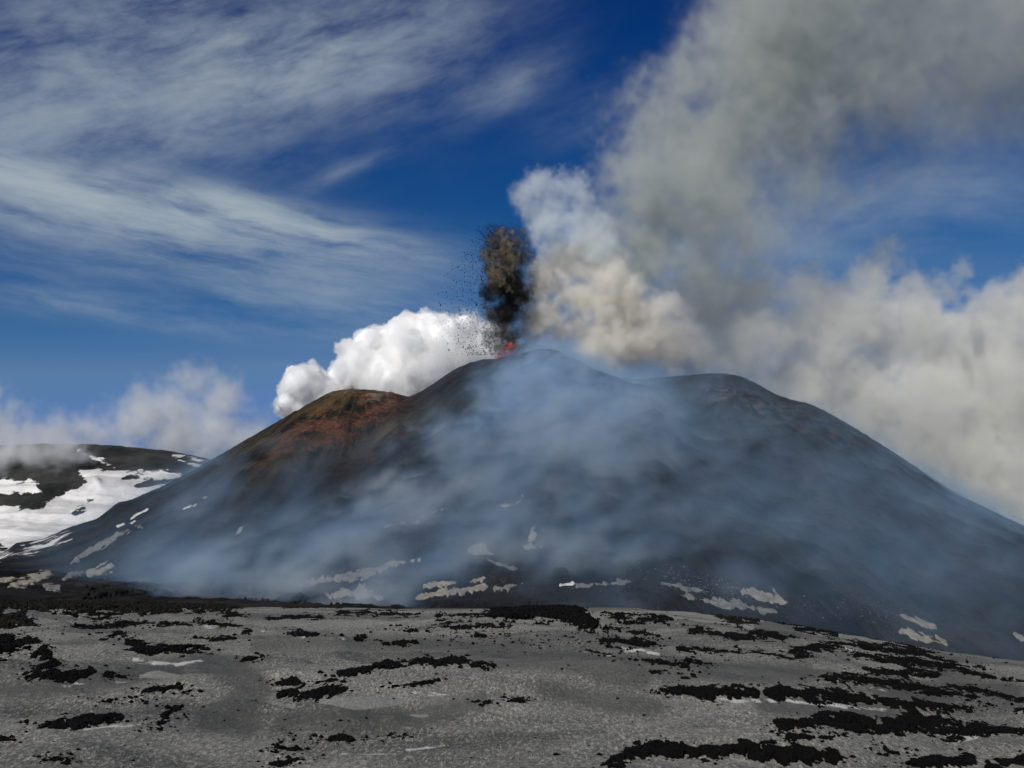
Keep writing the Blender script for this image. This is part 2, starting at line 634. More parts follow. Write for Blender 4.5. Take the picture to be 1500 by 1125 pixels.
def bilinear(xs, ys, Z, x, y):
    fx = np.clip((x - xs[0]) / (xs[1] - xs[0]), 0, len(xs) - 1.001)
    fy = np.clip((y - ys[0]) / (ys[1] - ys[0]), 0, len(ys) - 1.001)
    i, j = fx.astype(int), fy.astype(int)
    a, b = fx - i, fy - j
    return (Z[j, i] * (1 - a) + Z[j, i + 1] * a) * (1 - b) + (Z[j + 1, i] * (1 - a) + Z[j + 1, i + 1] * a) * b


def volcano_z(x, y):
    return bilinear(vx, vy, VZ, np.asarray(x, float), np.asarray(y, float))


VPX, VPY = to_px(VX, VY, VZ)
front = VY < 1260


def blob(px, py, items):
    r = np.zeros(px.shape)
    for x, y, sx, sy, rot, a in items:
        c, s = math.cos(R(rot)), math.sin(R(rot))
        u = ((px - x) * c + (py - y) * s) / sx
        v = (-(px - x) * s + (py - y) * c) / sy
        r = np.maximum(r, a * np.exp(-(u * u + v * v)))
    return np.clip(r, 0, 1)


rust = blob(VPX, VPY, [(525, 602, 72, 28, -28, 1.5), (465, 620, 75, 20, -30, 1.1), (560, 585, 30, 12, -20, 0.8), (500, 630, 50, 10, -30, 0.9),
                       (420, 655, 50, 12, -32, 0.6), (550, 660, 90, 12, -32, 0.35), (745, 535, 14, 10, 0, 0.6)])
olive = blob(VPX, VPY, [(512, 575, 50, 6, 0, 1.6), (470, 600, 70, 14, -30, 1.0), (400, 650, 90, 22, -30, 0.9), (565, 632, 60, 12, -30, 0.7),
                        (620, 612, 50, 8, -33, 0.4), (450, 640, 120, 35, -30, 0.45), (1400, 880, 160, 60, 30, 0.25)])
pale = blob(VPX, VPY, [(1070, 571, 45, 4, 0, 1.0), (1050, 580, 40, 12, 0, 0.6), (1120, 600, 60, 26, 20, 0.55), (548, 579, 26, 9, 10, 1.8),
                       (508, 572, 36, 4.5, 0, 1.6), (1200, 620, 80, 20, 30, 0.35)])
snow = blob(VPX, VPY, [(60, 798, 95, 20, -20, 0.62), (0, 812, 60, 16, -10, 0.62), (130, 790, 50, 12, -30, 0.35),
                       (30, 812, 60, 12, -15, 0.5)]) - 0.55
snow = np.where(VPX < 260, snow, -0.6)
grain = np.clip(blob(VPX, VPY, [(1050, 860, 260, 30, 12, 1.0), (700, 850, 300, 40, 0, 0.6), (1300, 900, 140, 40, 20, 0.9), (420, 640, 120, 30, -30, 0.5), (900, 810, 200, 40, 0, 0.35)]), 0, 1)
for a_ in (rust, olive, pale):
    a_[~front] = 0
slope = np.stack([VA, VB, np.zeros_like(VA)], -1)
volcano = grid_mesh("volcano", VX, VY, VZ, attrs={"rust": rust, "olive": olive, "pale": pale, "snow": snow, "grain": grain, "slope": slope}, mat=M_volcano)
tag(volcano, "dark three-humped volcanic cone of scoria with rust-red left summit, smoking", kind="structure")

# ------------------------------------------------------------------ far snowy hills on the left
HILL_SIL = np.array([(-600, 690), (-300, 668), (-80, 655), (60, 650), (110, 650), (160, 652), (210, 657), (250, 661), (300, 671), (360, 690), (460, 740), (700, 800), (1100, 860)], float)


def build_hills():
    xs = np.arange(-2300, 500, 4.0)
    ys = np.arange(1500, 2700, 4.0)
    X, Y = np.meshgrid(xs, ys)
    ta, te = tan_dir(HILL_SIL[:, 0], HILL_SIL[:, 1])
    top = np.interp(X / Y, ta, te) * 2250.0
    lo = np.interp(X / Y, *[np.array(v) for v in tan_dir([-600, 0, 160, 400, 1100], [820, 806, 800, 850, 880])]) * 1520.0
    t = np.clip((Y - 1520) / (2250 - 1520), 0, 1)
    prof = 0.36 * t + 0.64 * smooth01((t - 0.25) / 0.75)
    Z = lo + (top - lo) * prof
    Z = np.where(Y > 2250, top - 0.12 * (Y - 2250), Z)
    n1 = fft_noise(X.shape, 2.4, 70, seed=11)
    Z = Z + 3.0 * n1 * np.clip(1 - np.abs(Y - 2250) / 60, -1, 0) * -1 + 0.7 * fft_noise(X.shape, 1.8, 12, seed=12)
    # the dark spur on the left
    spx, spy = to_px(X, Y, Z)
    Z = Z + 16 * np.exp(-np.clip(chain_sd(spx, spy, [(-60, 730, 5), (40, 728, 4), (110, 720, 3), (140, 712, 2)]), 0, 40) / 7.0)
    px, py = to_px(X, Y, Z)
    s = poly_sd(px, py, [(-40, 741), (30, 738), (60, 735), (85, 727), (105, 715), (128, 706), (122, 696), (118, 690), (150, 687), (200, 693), (262, 690),
                         (268, 700), (235, 712), (205, 732), (180, 745), (160, 760), (135, 790), (110, 800), (60, 820), (-40, 830)])
    for ch in ([(-30, 712, 9), (15, 713, 9), (45, 714, 8), (58, 720, 3)], [(40, 705, 3), (50, 712, 4)], [(116, 661, 0.8), (140, 672, 1.0), (168, 686, 1.2)],
               [(262, 674, 1), (285, 681, 2.5), (292, 684, 2)], [(250, 665, 0.8), (300, 676, 1.6)]):
        s = np.minimum(s, chain_sd(px, py, ch))
    for ch in ([(200, 713, 3), (212, 707, 5), (240, 707, 4)], [(108, 753, 2.5), (122, 745, 2)], [(129, 735, 2), (144, 728, 1.5)],
               [(30, 745, 2), (60, 740, 2)], [(180, 700, 1), (200, 699, 1)]):
        s = np.maximum(s, -chain_sd(px, py, ch))
    sn = np.clip(-s / 11.0, -1, 1)
    speck = blob(px, py, [(120, 680, 60, 20, 20, 1.0), (215, 680, 60, 10, 10, 0.8), (50, 715, 80, 14, 0, 0.6)])
    o = grid_mesh("hills", X, Y, Z, attrs={"snow": sn, "speck": speck}, mat=M_hill)
    tag(o, "far dark hillside with a bright snow basin behind the left flank", kind="structure")


build_hills()

# ------------------------------------------------------------------ foreground snow plain
CREST = np.array([(-1200, 868, 430), (-300, 872, 430), (0, 879, 430), (350, 889, 450), (600, 890, 470), (750, 890, 470), (900, 889, 460), (1000, 895, 440), (1100, 906, 410),
                  (1200, 921, 380), (1300, 939, 350), (1400, 956, 330), (1500, 968, 320), (1900, 1035, 300), (2800, 1130, 280)], float)
CTA, CTE = tan_dir(CREST[:, 0], CREST[:, 1])
_o = np.argsort(CTA)
CTA, CTE, CDC = CTA[_o], CTE[_o], CREST[_o, 2]
UND = fft_noise((512, 512), 3.0, 60, seed=21)
UND2 = fft_noise((512, 512), 2.4, 25, seed=22)


def tile(T, x, y, cell):
    fx, fy = np.mod(x / cell, 512), np.mod(y / cell, 512)
    i, j = np.floor(fx).astype(int) % 512, np.floor(fy).astype(int) % 512
    a, b = fx - np.floor(fx), fy - np.floor(fy)
    i1, j1 = (i + 1) % 512, (j + 1) % 512
    return (T[j, i] * (1 - a) + T[j, i1] * a) * (1 - b) + (T[j1, i] * (1 - a) + T[j1, i1] * a) * b


def ground_z(x, y):
    x, y = np.asarray(x, float), np.asarray(y, float)
    t = x / np.maximum(y, 1)
    te = np.interp(t, CTA, CTE)
    dc = np.interp(t, CTA, CDC)
    s = y / dc
    z = -14.0 + (14.0 + te * dc) * np.minimum(s, 1)
    damp = np.clip((1.0 - s) * 4, 0.0, 1) * np.clip(y / 120, 0.3, 1)
    z = z + damp * (0.95 * tile(UND, x, y, 1.0) + 0.28 * tile(UND2, x, y, 0.6))
    over = np.maximum(y - dc, 0)
    return z - 0.16 * over - 0.0004 * over * over


def ground_hit(px, py, far=640.0):
    """first meeting of the line of sight with the foreground plain"""
    tx, tz = tan_dir(px, py)
    shp = tx.shape
    tx, tz = tx.ravel(), tz.ravel()
    ds = np.geomspace(45, far, 260)
    hitd = np.full(tx.shape, np.nan)
    prev = np.full(tx.shape, 45.0)
    for d in ds:
        below = (tz * d < ground_z(tx * d, np.full(tx.shape, d))) & np.isnan(hitd)
        if below.any():
            lo, hi = prev[below].copy(), np.full(below.sum(), d)
            a, b = tx[below], tz[below]
            for _ in range(9):
                m = 0.5 * (lo + hi)
                u = b * m < ground_z(a * m, m)
                hi = np.where(u, m, hi)
                lo = np.where(u, lo, m)
            hitd[below] = hi
        prev[:] = d
    dcr = np.interp(tx, CTA, CDC)
    hitd = np.where(np.isnan(hitd), dcr, hitd)
    return (tx * hitd).reshape(shp), hitd.reshape(shp)


def build_field():
    t = np.linspace(-1.1, 0.95, 1500)
    inv = np.linspace(1 / 24.0, 1 / 520.0, 420)
    d = np.concatenate([1 / inv, np.arange(530, 720, 12.0)])
    T, D = np.meshgrid(t, d)
    X, Y = T * D, D
    Z = ground_z(X, Y)
    px, py = to_px(X, Y, Z)
    vis = py < 1400
    # smooth hollows with undulation shade painted in, pale ponds of refrozen melt, and snow swept clean below the outcrops
    sm = np.zeros(X.shape)
    for ch in ([(0, 1008, 5), (60, 1012, 7), (130, 1002, 8), (200, 990, 6), (260, 975, 6)], [(290, 965, 12), (350, 985, 14), (380, 1010, 14), (300, 1055, 10), (360, 1060, 14)],
               [(380, 945, 6), (480, 942, 6), (640, 945, 6), (760, 942, 6)], [(420, 1060, 8), (520, 1055, 12), (620, 1050, 10), (700, 1030, 8)],
               [(700, 965, 8), (850, 972, 10), (960, 980, 8), (1080, 985, 10), (1180, 985, 8)], [(800, 1008, 8), (900, 1030, 10), (960, 1036, 8)],
               [(1120, 1032, 8), (1240, 1038, 8), (1330, 1045, 7)], [(880, 990, 8), (940, 995, 8)], [(1110, 915, 8), (1160, 925, 8)], [(1290, 1010, 7), (1380, 1022, 7)],
               [(1380, 990, 6), (1480, 1010, 6)]):
        sm = np.maximum(sm, np.clip(1 - chain_sd(px, py, ch) / 12.0, 0, 1) * 0.9)
    pond = np.full(X.shape, -1.0)
    for ch in ([(470, 1025, 6), (520, 1030, 11), (570, 1028, 8), (600, 1026, 3)], [(600, 1049, 3.5), (625, 1048, 4)], [(205, 990, 4), (230, 988, 7), (262, 990, 3)],
               [(1000, 935, 2), (1060, 937, 3)], [(1060, 905, 5), (1100, 918, 6)], [(400, 1030, 4), (430, 1034, 5)]):
        pond = np.maximum(pond, np.clip(-chain_sd(px, py, ch) / 5.0, -1, 1))
    cl = np.full(X.shape, -1.0)
    for ch in ([(66, 1001, 1.5), (85, 1005, 2), (120, 1003, 1.5), (140, 1003, 1)], [(195, 966, 2), (215, 970, 3), (260, 973, 2.5), (300, 967, 1.5)], [(170, 1000, 1), (200, 999, 1)],
               [(122, 1069, 2), (160, 1064, 1.5), (205, 1062, 1.5)], [(140, 1073, 1), (168, 1073, 1)], [(430, 931, 1.5), (470, 935, 1.5), (520, 936, 1)], [(605, 1013, 1), (630, 1017, 2), (675, 1016, 1.5)],
               [(595, 1098, 1.5), (620, 1096, 2), (652, 1092, 1.5)], [(500, 1105, 1), (580, 1104, 1.2)], [(525, 1100, 0.8), (560, 1100, 0.8)], [(912, 950, 3), (940, 953, 3), (965, 958, 2)], [(1020, 1021, 1), (1080, 1027, 3), (1150, 1026, 2.5), (1220, 1033, 3), (1300, 1040, 2)],
               [(36, 912, 2), (48, 917, 1.5)], [(300, 915, 2), (318, 918, 1.5)], [(350, 926, 1), (400, 925, 1)], [(848, 896, 2), (860, 899, 3)], [(1240, 950, 2), (1255, 955, 2)], [(1288, 950, 1.5), (1297, 952, 1.5)],
               [(1375, 962, 1.5), (1400, 972, 1.5)], [(1110, 908, 4), (1130, 903, 3)], [(1176, 907, 2), (1215, 916, 2)], [(400, 988, 0.8), (440, 986, 0.8)], [(1225, 997, 0.6), (1300, 1012, 1.2)],
               [(1395, 1085, 4), (1430, 1080, 3)], [(390, 1117, 1), (470, 1115, 1)], [(0, 1018, 1), (8, 1018, 1.5)], [(855, 955, 1), (905, 962, 1)], [(1205, 1112, 3), (1225, 1118, 3)]):
        cl = np.maximum(cl, np.clip(-chain_sd(px, py, ch) / 2.6, -1, 1))
    for a in (sm, pond, cl):
        a[~vis] = np.minimum(a[~vis], 0)
    o = grid_mesh("snow_plain", X, Y, Z, attrs={"smooth": sm, "pale": pond, "clean": cl}, mat=M_field)
    tag(o, "rolling plain of old snow under grey volcanic ash", kind="structure")


build_field()

# a sheet of lower ground that reaches the horizon all round, under and beyond everything built above
def build_far_ground():
    n = Nodes("lowland_ash")
    col = n.mix(n.ramp(n.noise(0.002, 8, 0.6), 0.4, 0.6), (0.03, 0.03, 0.03), (0.07, 0.07, 0.065))
    m = n.surface(col, 0.95, None, 0.1)
    r = np.concatenate([[0], np.geomspace(200, 40000, 60)])
    a = np.linspace(0, 2 * math.pi, 97)
    RR, AA = np.meshgrid(r, a)
    X, Y = RR * np.cos(AA), RR * np.sin(AA)
    Z = -190.0 - 0.02 * np.minimum(RR, 6000)
    o = grid_mesh("ground", X, Y, Z, mat=m)
    tag(o, "distant lowland of dark ash beyond the volcano", kind="structure")


build_far_ground()

# ------------------------------------------------------------------ lava outcrops on the plain
LN = [fft_noise((512, 512), 1.9, 14, seed=30 + i) for i in range(3)]
LAVA_GROUP = "black lava outcrops on the ash-grey snow"


def lava_outcrop(chain, label, high=0.55, mat=None, far=640.0, name="lava_outcrop", group=LAVA_GROUP, ragged=1.35):
    """a heap of clinker: blocky heights that fall below the snow along a ragged edge"""
    big = max(c[2] for c in chain)
    thin = 0.84 if big > 5.5 else 0.95
    chain = [(x, y, r * thin) for x, y, r in chain]
    ch = np.array(chain, float)
    rmax = ch[:, 2].max()
    pad = 6
    x0, x1 = ch[:, 0].min() - rmax - pad, ch[:, 0].max() + rmax + pad
    y0, y1 = (ch[:, 1] - ch[:, 2]).min() - 4, (ch[:, 1] + ch[:, 2]).max() + 4
    nx = int(np.clip((x1 - x0) / 1.15, 14, 560))
    ny = int(np.clip((y1 - y0) / 0.55, 12, 120))
    px, py = np.meshgrid(np.linspace(x0, x1, nx), np.linspace(y0, y1, ny))
    gx, gy = ground_hit(px, py, far)
    gz = ground_z(gx, gy)
    m_px = gy / F                                         # metres across one pixel here
    sd = chain_sd(px, py, chain)
    # clinker: lumps with steep sides at two sizes
    mm = float(np.median(m_px))
    c1 = tile(LN[0], gx, gy * 0.35, max(0.16, mm * 1.1))
    c2 = tile(LN[1], gx, gy * 0.45, max(0.06, mm * 0.5))
    c3 = tile(LN[2], gx, gy * 0.30, max(0.5, mm * 2.6))
    edge = sd + ragged * (2.0 * c1 + 1.8 * c3 + 1.3 * c2) * np.clip(rmax / 7.0, 0.45, 1.5)
    hmax = 0.62 * high * np.clip(rmax / 8.0, 0.30, 1.5)
    h = np.clip(-edge / max(2.6, rmax * 0.45), -1, 1)
    z = np.where(h > 0, h ** 0.6 * hmax * (0.75 + 0.22 * c1 + 0.12 * c3) + np.minimum(h * 4, 1) * (0.06 + m_px * 0.55) * np.sign(c2) * np.abs(c2) ** 0.6, h * 0.4)
    z = z + np.where(h > 0, 0.06, 0.0)
    up = z > -0.06
    keep = up[:-1, :-1] | up[:-1, 1:] | up[1:, 1:] | up[1:, :-1]
    if keep.sum() < 3:
        return None
    Zw = gz + np.maximum(z, -0.25)
    cx, cy_ = gx[up].mean(), gy[up].mean()
    cz = float(ground_z(cx, cy_))
    o = grid_mesh(name, gx - cx, gy - cy_, Zw - cz, keep=keep, mat=mat or M_lava, smooth=False)
    o.location = (cx, cy_, cz)
    tag(o, label, "lava rock", group)
    return o


OUTCROPS = [
    ([(-60, 882, 14), (-10, 882, 14), (40, 884, 9), (100, 887, 9), (160, 886, 12), (220, 885, 12), (280, 888, 9), (345, 890, 4)], "long olive-brown lava ridge along the crest at the far left", 1.5, 1),
    ([(108, 904, 4), (150, 899, 6), (190, 897, 3)], "dark tongue of lava just below the long brown crest ridge", .6, 0),
    ([(-20, 906, 16), (20, 906, 13), (45, 917, 5)], "brownish lava mass at the left edge below the crest ridge", .9, 1),
    ([(-20, 952, 20), (10, 946, 17), (30, 940, 5), (50, 942, 2.5)], "black lava mass cut by the left edge of the photo", .8, 0),
    ([(95, 919, 2.5), (130, 918, 4), (165, 916, 4), (195, 915, 3)], "long thin lava strip below the crest ridge, left end pointed", .5, 0),
    ([(170, 911, 2), (200, 912, 2.5), (228, 911, 1.6)], "faint thin lava strip just above the long thin strip", .4, 0),
    ([(235, 914, 2.2), (260, 914, 3.2), (280, 916, 2)], "small lava strip between the thin strips and the hooked outcrop", .5, 0),
    ([(285, 909, 3), (310, 912, 4), (340, 917, 4), (368, 924, 2.5)], "slanting lava outcrop with white snow along its lower edge", .6, 0),
    ([(328, 901, 2.5), (345, 900, 3), (358, 904, 2)], "small lava lump right of the brown crest ridge's end", .5, 0),
    ([(285, 934, 2.5), (310, 936, 4), (348, 936, 4)], "flat lava slab right above the large boot-shaped outcrop", .5, 0),
    ([(148, 933, 2.5), (175, 930, 4.5), (190, 940, 8), (215, 950, 10), (250, 951, 8), (285, 949, 5), (308, 951, 1.5)], "large boot-shaped lava outcrop above two pale snow patches", .65, 0),
    ([(50, 958, 2), (62, 952, 7), (70, 962, 9), (78, 973, 7), (60, 978, 4)], "upright lava heap at left joined to a long strip below", .7, 0),
    ([(38, 993, 5), (60, 988, 8), (95, 992, 7), (125, 988, 6), (140, 985, 4), (160, 991, 4), (184, 991, 3)], "long lava strip at left with a white snow rim under it", .55, 0),
    ([(355, 967, 2), (375, 964, 3.5), (392, 961, 2)], "lone small lava slab on smooth grey snow right of boot outcrop", .5, 0),
    ([(205, 1012, 2), (235, 1011, 3), (258, 1008, 6), (276, 1013, 3)], "broken lava outcrop below the pale triangular snow patch", .5, 0),
    ([(230, 1060, 3), (240, 1051, 6), (252, 1040, 3.5), (268, 1036, 2.5)], "small knotted lava clump, steeply slanted, lower left", .6, 0),
    ([(55, 1066, 3), (90, 1060, 7), (120, 1057, 9), (150, 1054, 8), (184, 1056, 4)], "big dark lava outcrop at lower left with white snow below right", .6, 0),
    ([(-5, 1083, 2.5), (14, 1082, 2.5)], "small lava pieces at the left edge of the photo's bottom", .4, 0),
    ([(75, 1113, 2), (85, 1112, 3.5), (96, 1113, 2)], "tiny lava lump near the bottom left corner", .5, 0),
    ([(218, 1069, 1.6), (232, 1068, 2)], "tiny lava flake below the knotted clump", .4, 0),
    ([(395, 905, 1.6), (430, 904, 3), (452, 904, 5), (475, 903, 2)], "lava outcrop with a hump near its right end, under the crest", .6, 0),
    ([(415, 889, 2), (470, 888, 3), (500, 891, 2)], "thin lava line lying on the crest left of centre", .8, 0),
    ([(487, 900, 3), (530, 897, 5), (570, 898, 4), (612, 900, 2)], "tapering lava band just under the crest left of centre", .7, 0),
    ([(424, 923, 3), (440, 926, 5), (462, 930, 2.5)], "stubby lava outcrop resting on a thin white snow line", .6, 0),
    ([(522, 936, 2), (536, 934, 2.5)], "tiny crumbling lava cluster at the white snow line's right end", .5, 0),
    ([(564, 943, 3), (585, 942, 4), (608, 940, 4.5)], "compact lava outcrop with a knob at its right end", .6, 0),
    ([(586, 919, 1.6), (601, 922, 3), (611, 923, 1.6)], "two tiny lava knobs above the knobbed compact outcrop", .6, 0),
    ([(628, 920, 2), (655, 918, 3), (687, 919, 4)], "long crumbly lava scatter left of a flat black strip", .5, 0),
    ([(640, 909, 2), (665, 912, 2.2), (678, 910, 1.6)], "faint lava streak above the crumbly scatter", .4, 0),
    ([(690, 915, 2), (720, 917, 3.5), (746, 919, 2)], "flat black lava strip right of the crumbly scatter", .5, 0),
    ([(698, 929, 2.2), (711, 931, 2.2)], "tiny lava pair below the flat black strip", .5, 0),
    ([(733, 929, 1.6), (748, 929, 2)], "tiny lava piece on bright gravelly snow near the centre", .5, 0),
    ([(496, 987, 3), (530, 982, 7), (565, 976, 8), (590, 972, 6), (620, 970, 7), (645, 968, 8), (665, 967, 6), (695, 972, 4), (723, 977, 2)], "long arched lava ridge left of centre on open snow", .65, 0),
    ([(574, 1006, 2), (610, 1002, 3.6), (643, 997, 2)], "thin lava streak below the long arched ridge", .5, 0),
    ([(402, 1002, 4), (430, 999, 7), (450, 1003, 3)], "upper heap of the double outcrop left of the pale ice pond", .7, 0),
    ([(410, 1019, 7), (440, 1018, 8), (470, 1012, 6), (500, 1006, 3)], "lower wedge of the double outcrop touching the pale ice pond", .65, 0),
    ([(465, 999, 2), (485, 997, 3), (502, 995, 1.6)], "small lava bits between double outcrop and arched ridge", .5, 0),
    ([(704, 1031, 2), (718, 1028, 3)], "small lava crumb left of a similar one, right of ice pond", .4, 0),
    ([(744, 1026, 2), (760, 1024, 3), (776, 1026, 1.6)], "small flat lava crumb just right of its twin near centre", .4, 0),
    ([(482, 1084, 2), (502, 1081, 5), (517, 1084, 3)], "ragged lava lump at the bottom, left of centre", .5, 0),
    ([(566, 1081, 2), (588, 1079, 2.4)], "flat lava sliver right of the ragged bottom lump", .4, 0),
    ([(402, 1098, 2.5), (415, 1097, 3.5), (433, 1098, 2.5)], "upper crumbling lava cluster at the bottom edge left of centre", .5, 0),
    ([(394, 1119, 4), (418, 1117, 4.5), (436, 1111, 3)], "lower crumbling lava cluster at the very bottom left of centre", .5, 0),
    ([(640, 900, 1.6), (690, 901, 2.5), (740, 899, 4)], "thin dark lava strip leading left from the black hummock", .6, 0),
    ([(720, 899, 4), (760, 896, 9), (800, 894, 12), (835, 897, 13), (855, 907, 10), (886, 922, 3)], "big black lava hummock on the crest at centre", 2.0, 0),
    ([(885, 898, 3), (910, 904, 5), (940, 906, 7), (965, 906, 6), (1002, 912, 2)], "black lava band right of the big black hummock", .8, 0),
    ([(888, 916, 2.5), (900, 918, 3.5), (909, 921, 1.6)], "small oval lava lump below the black crest band", .6, 0),
    ([(915, 925, 1.6), (940, 928, 3), (964, 931, 1.6)], "thin lava sliver right of the small oval lump", .5, 0),
    ([(876, 938, 4), (900, 939, 7), (920, 943, 7), (945, 941, 6), (967, 943, 3)], "broad lava outcrop right of centre with snow patch under it", .65, 0),
    ([(858, 953, 1.8), (885, 958, 2.5), (910, 964, 1.6)], "slanting lava crumbs below left of the broad outcrop", .45, 0),
    ([(944, 967, 2.2), (970, 970, 4), (995, 974, 2.5), (1008, 977, 1.6)], "lava sliver below the broad outcrop, lower of a pair", .5, 0),
    ([(986, 966, 1.6), (1015, 969, 3.4), (1042, 974, 1.6)], "lava sliver right of the paired one, thicker in its middle", .5, 0),
    ([(993, 950, 3.4), (1015, 952, 5), (1040, 953, 4), (1082, 956, 2.4)], "wedge-shaped lava outcrop with a thin tail to its right", .55, 0),
    ([(1012, 924, 5), (1035, 925, 5), (1054, 928, 3)], "short thick lava outcrop near the crest right of centre", .7, 0),
    ([(1063, 931, 4), (1100, 931, 7), (1130, 931, 6), (1162, 933, 3)], "lens-shaped lava outcrop right of the short thick one", .7, 0),
    ([(1052, 902, 5), (1080, 909, 7), (1108, 911, 5)], "dark grey lava patch beside bright white snow on the crest", .9, 1),
    ([(953, 1014, 2.5), (980, 1013, 6), (1010, 1013, 7), (1050, 1015, 10), (1090, 1015, 10), (1130, 1016, 10), (1160, 1017, 9), (1200, 1018, 8), (1240, 1023, 8), (1300, 1029, 7), (1360, 1034, 6), (1405, 1038, 5), (1422, 1042, 2)], "longest lava ridge, right of centre, white snow along its foot", .6, 0),
    ([(1012, 990, 1.6), (1017, 991, 2.4)], "tiny lone lava stone above the longest ridge", .6, 0),
    ([(955, 984, 1.5), (972, 983, 1.6)], "tiny lava flake on grey snow left of the lone stone", .4, 0),
    ([(898, 1116, 3), (930, 1104, 6), (965, 1094, 8), (990, 1102, 6), (1020, 1104, 7), (1050, 1101, 9), (1085, 1102, 12), (1120, 1104, 15), (1160, 1110, 14), (1190, 1108, 10), (1222, 1110, 4)], "large lava outcrop along the bottom edge right of centre", .6, 0),
    ([(1083, 951, 3), (1110, 955, 3.2), (1150, 963, 2.4), (1180, 968, 1.6)], "narrow lava ribbon slanting below the lens-shaped outcrop", .5, 0),
    ([(1163, 950, 3), (1195, 947, 6), (1235, 943, 7), (1270, 947, 7), (1310, 953, 7), (1350, 961, 6), (1385, 968, 5), (1402, 971, 2)], "topmost long lava ridge on the right, arched near its left end", .7, 0),
    ([(1155, 957, 2), (1175, 958, 3.2), (1194, 961, 1.6)], "small lava sliver under the topmost right ridge's left end", .5, 0),
    ([(1256, 961, 2), (1280, 961, 4), (1310, 967, 7), (1350, 971, 7), (1385, 976, 5), (1420, 985, 5), (1457, 995, 3)], "second lava ridge down on the right, tailing off far right", .65, 0),
    ([(1268, 981, 4), (1300, 985, 7), (1340, 986, 6), (1372, 989, 2.5)], "short lava ridge between the second and third right ridges", .6, 0),
    ([(1203, 991, 2), (1235, 994, 6), (1265, 997, 8), (1310, 1000, 7), (1350, 1008, 7), (1390, 1015, 6), (1430, 1021, 2.5)], "third long lava ridge on the right, just above the longest one", .65, 0),
    ([(1294, 942, 2.4), (1320, 945, 3.2), (1350, 953, 4), (1370, 955, 2)], "lava strip nearest the volcano on the right side", .6, 0),
    ([(1384, 1006, 2), (1420, 1010, 3.4), (1460, 1017, 3.6), (1512, 1028, 4)], "narrow lava strip running off the right edge at mid height", .5, 0),
    ([(1428, 976, 2.4), (1442, 980, 2.6)], "small lone lava lump on snow at the far right", .6, 0),
    ([(1467, 995, 2), (1490, 998, 3.2), (1514, 1001, 3.4)], "flat lava outcrop touching the right edge below lone lump", .5, 0),
    ([(1431, 1034, 1.8), (1446, 1035, 1.8)], "tiny lava flake near the right edge, right of longest ridge", .4, 0),
    ([(1488, 1039, 3), (1514, 1038, 3.4)], "small dark lava block at the right edge under the narrow strip", .5, 0),
    ([(1137, 1064, 3), (1170, 1062, 7), (1210, 1057, 11), (1240, 1058, 13), (1270, 1064, 13), (1288, 1076, 9), (1305, 1064, 11), (1330, 1059, 12), (1370, 1062, 11), (1400, 1070, 11), (1437, 1068, 5)], "broadest lava outcrop, lower right, with a stub hanging below", .65, 0),
    ([(1155, 1079, 3.6), (1180, 1081, 4), (1222, 1079, 2.2)], "thin lava strip under the broadest outcrop's left end", .5, 0),
    ([(1448, 1071, 4), (1480, 1070, 6), (1515, 1073, 7)], "lava outcrop at right edge beside the broadest outcrop", .55, 0),
    ([(1296, 1097, 3.6), (1302, 1103, 3.4), (1316, 1105, 2)], "single lava boulder on bright snow below the hanging stub", .7, 0),
    ([(1328, 1120, 5), (1370, 1117, 9), (1422, 1114, 9)], "lava outcrop cut by the bottom edge, right of the boulder", .55, 0),
    ([(1452, 1124, 6), (1485, 1116, 6), (1515, 1108, 7)], "lava outcrop in the bottom right corner", .55, 0),
    ([(1165, 921, 3), (1200, 926, 4), (1226, 930, 3)], "lava strip on the crest where plain meets right flank", .6, 0),
    ([(1140, 906, 3), (1165, 913, 3), (1192, 919, 2)], "upper lava strip on the crest edge beside white snow flecks", .6, 0),
]
for ch_, lab, hi, br in OUTCROPS:
    lava_outcrop(ch_, lab, hi, M_lava_brown if br else M_lava)


def lava_rubble():
    """loose stones strewn round the outcrops: too many and too small to count"""
    V, Fc = [], []
    spots = []
    for ch_, *_ in OUTCROPS:
        for (x, y, r) in ch_:
            for _ in range(11):
                spots.append((x + random.gauss(0, 12 + r * 1.4), y + random.gauss(0, 2.5 + r * 0.55)))
    for _ in range(260):
        spots.append((random.uniform(640, 900), random.gauss(936, 8)))
    for _ in range(60):
        spots.append((random.uniform(400, 520), random.gauss(1085, 14)))
    for _ in range(60):
        spots.append((random.gauss(180, 25), random.gauss(1027, 4)))
    for _ in range(200):
        spots.append((random.uniform(0, 1500), random.uniform(905, 1120)))
    S = np.array([s for s in spots if 893 < s[1] < 1128])
    gx, gy = ground_hit(S[:, 0], S[:, 1])
    gz = ground_z(gx, gy)
    ico = [(0, 0, 1), (0.9, 0, 0.3), (0.28, 0.85, 0.35), (-0.72, 0.53, 0.3), (-0.72, -0.53, 0.38), (0.28, -0.85, 0.3), (0, 0, -0.5)]
    tri = [(0, 1, 2), (0, 2, 3), (0, 3, 4), (0, 4, 5), (0, 5, 1), (6, 2, 1), (6, 3, 2), (6, 4, 3), (6, 5, 4), (6, 1, 5)]
    for x, y, z in zip(gx, gy, gz):
        r = min(0.10 + random.expovariate(1 / 0.09), 0.5) * (0.6 + y / 400)
        b = len(V)
        for p in ico:
            V.append((x + p[0] * r * random.uniform(.7, 1.5), y + p[1] * r * random.uniform(.7, 1.4), z + p[2] * r * random.uniform(.6, 1.0)))
        Fc += [tuple(b + i for i in t) for t in tri]
    me = bpy.data.meshes.new("lava_rubble")
    me.from_pydata(V, [], Fc)
    me.materials.append(M_lava)
    o = bpy.data.objects.new("lava_rubble", me)
    COL.objects.link(o)
    tag(o, "loose black lava stones strewn over the ash-grey snow", kind="stuff")


lava_rubble()

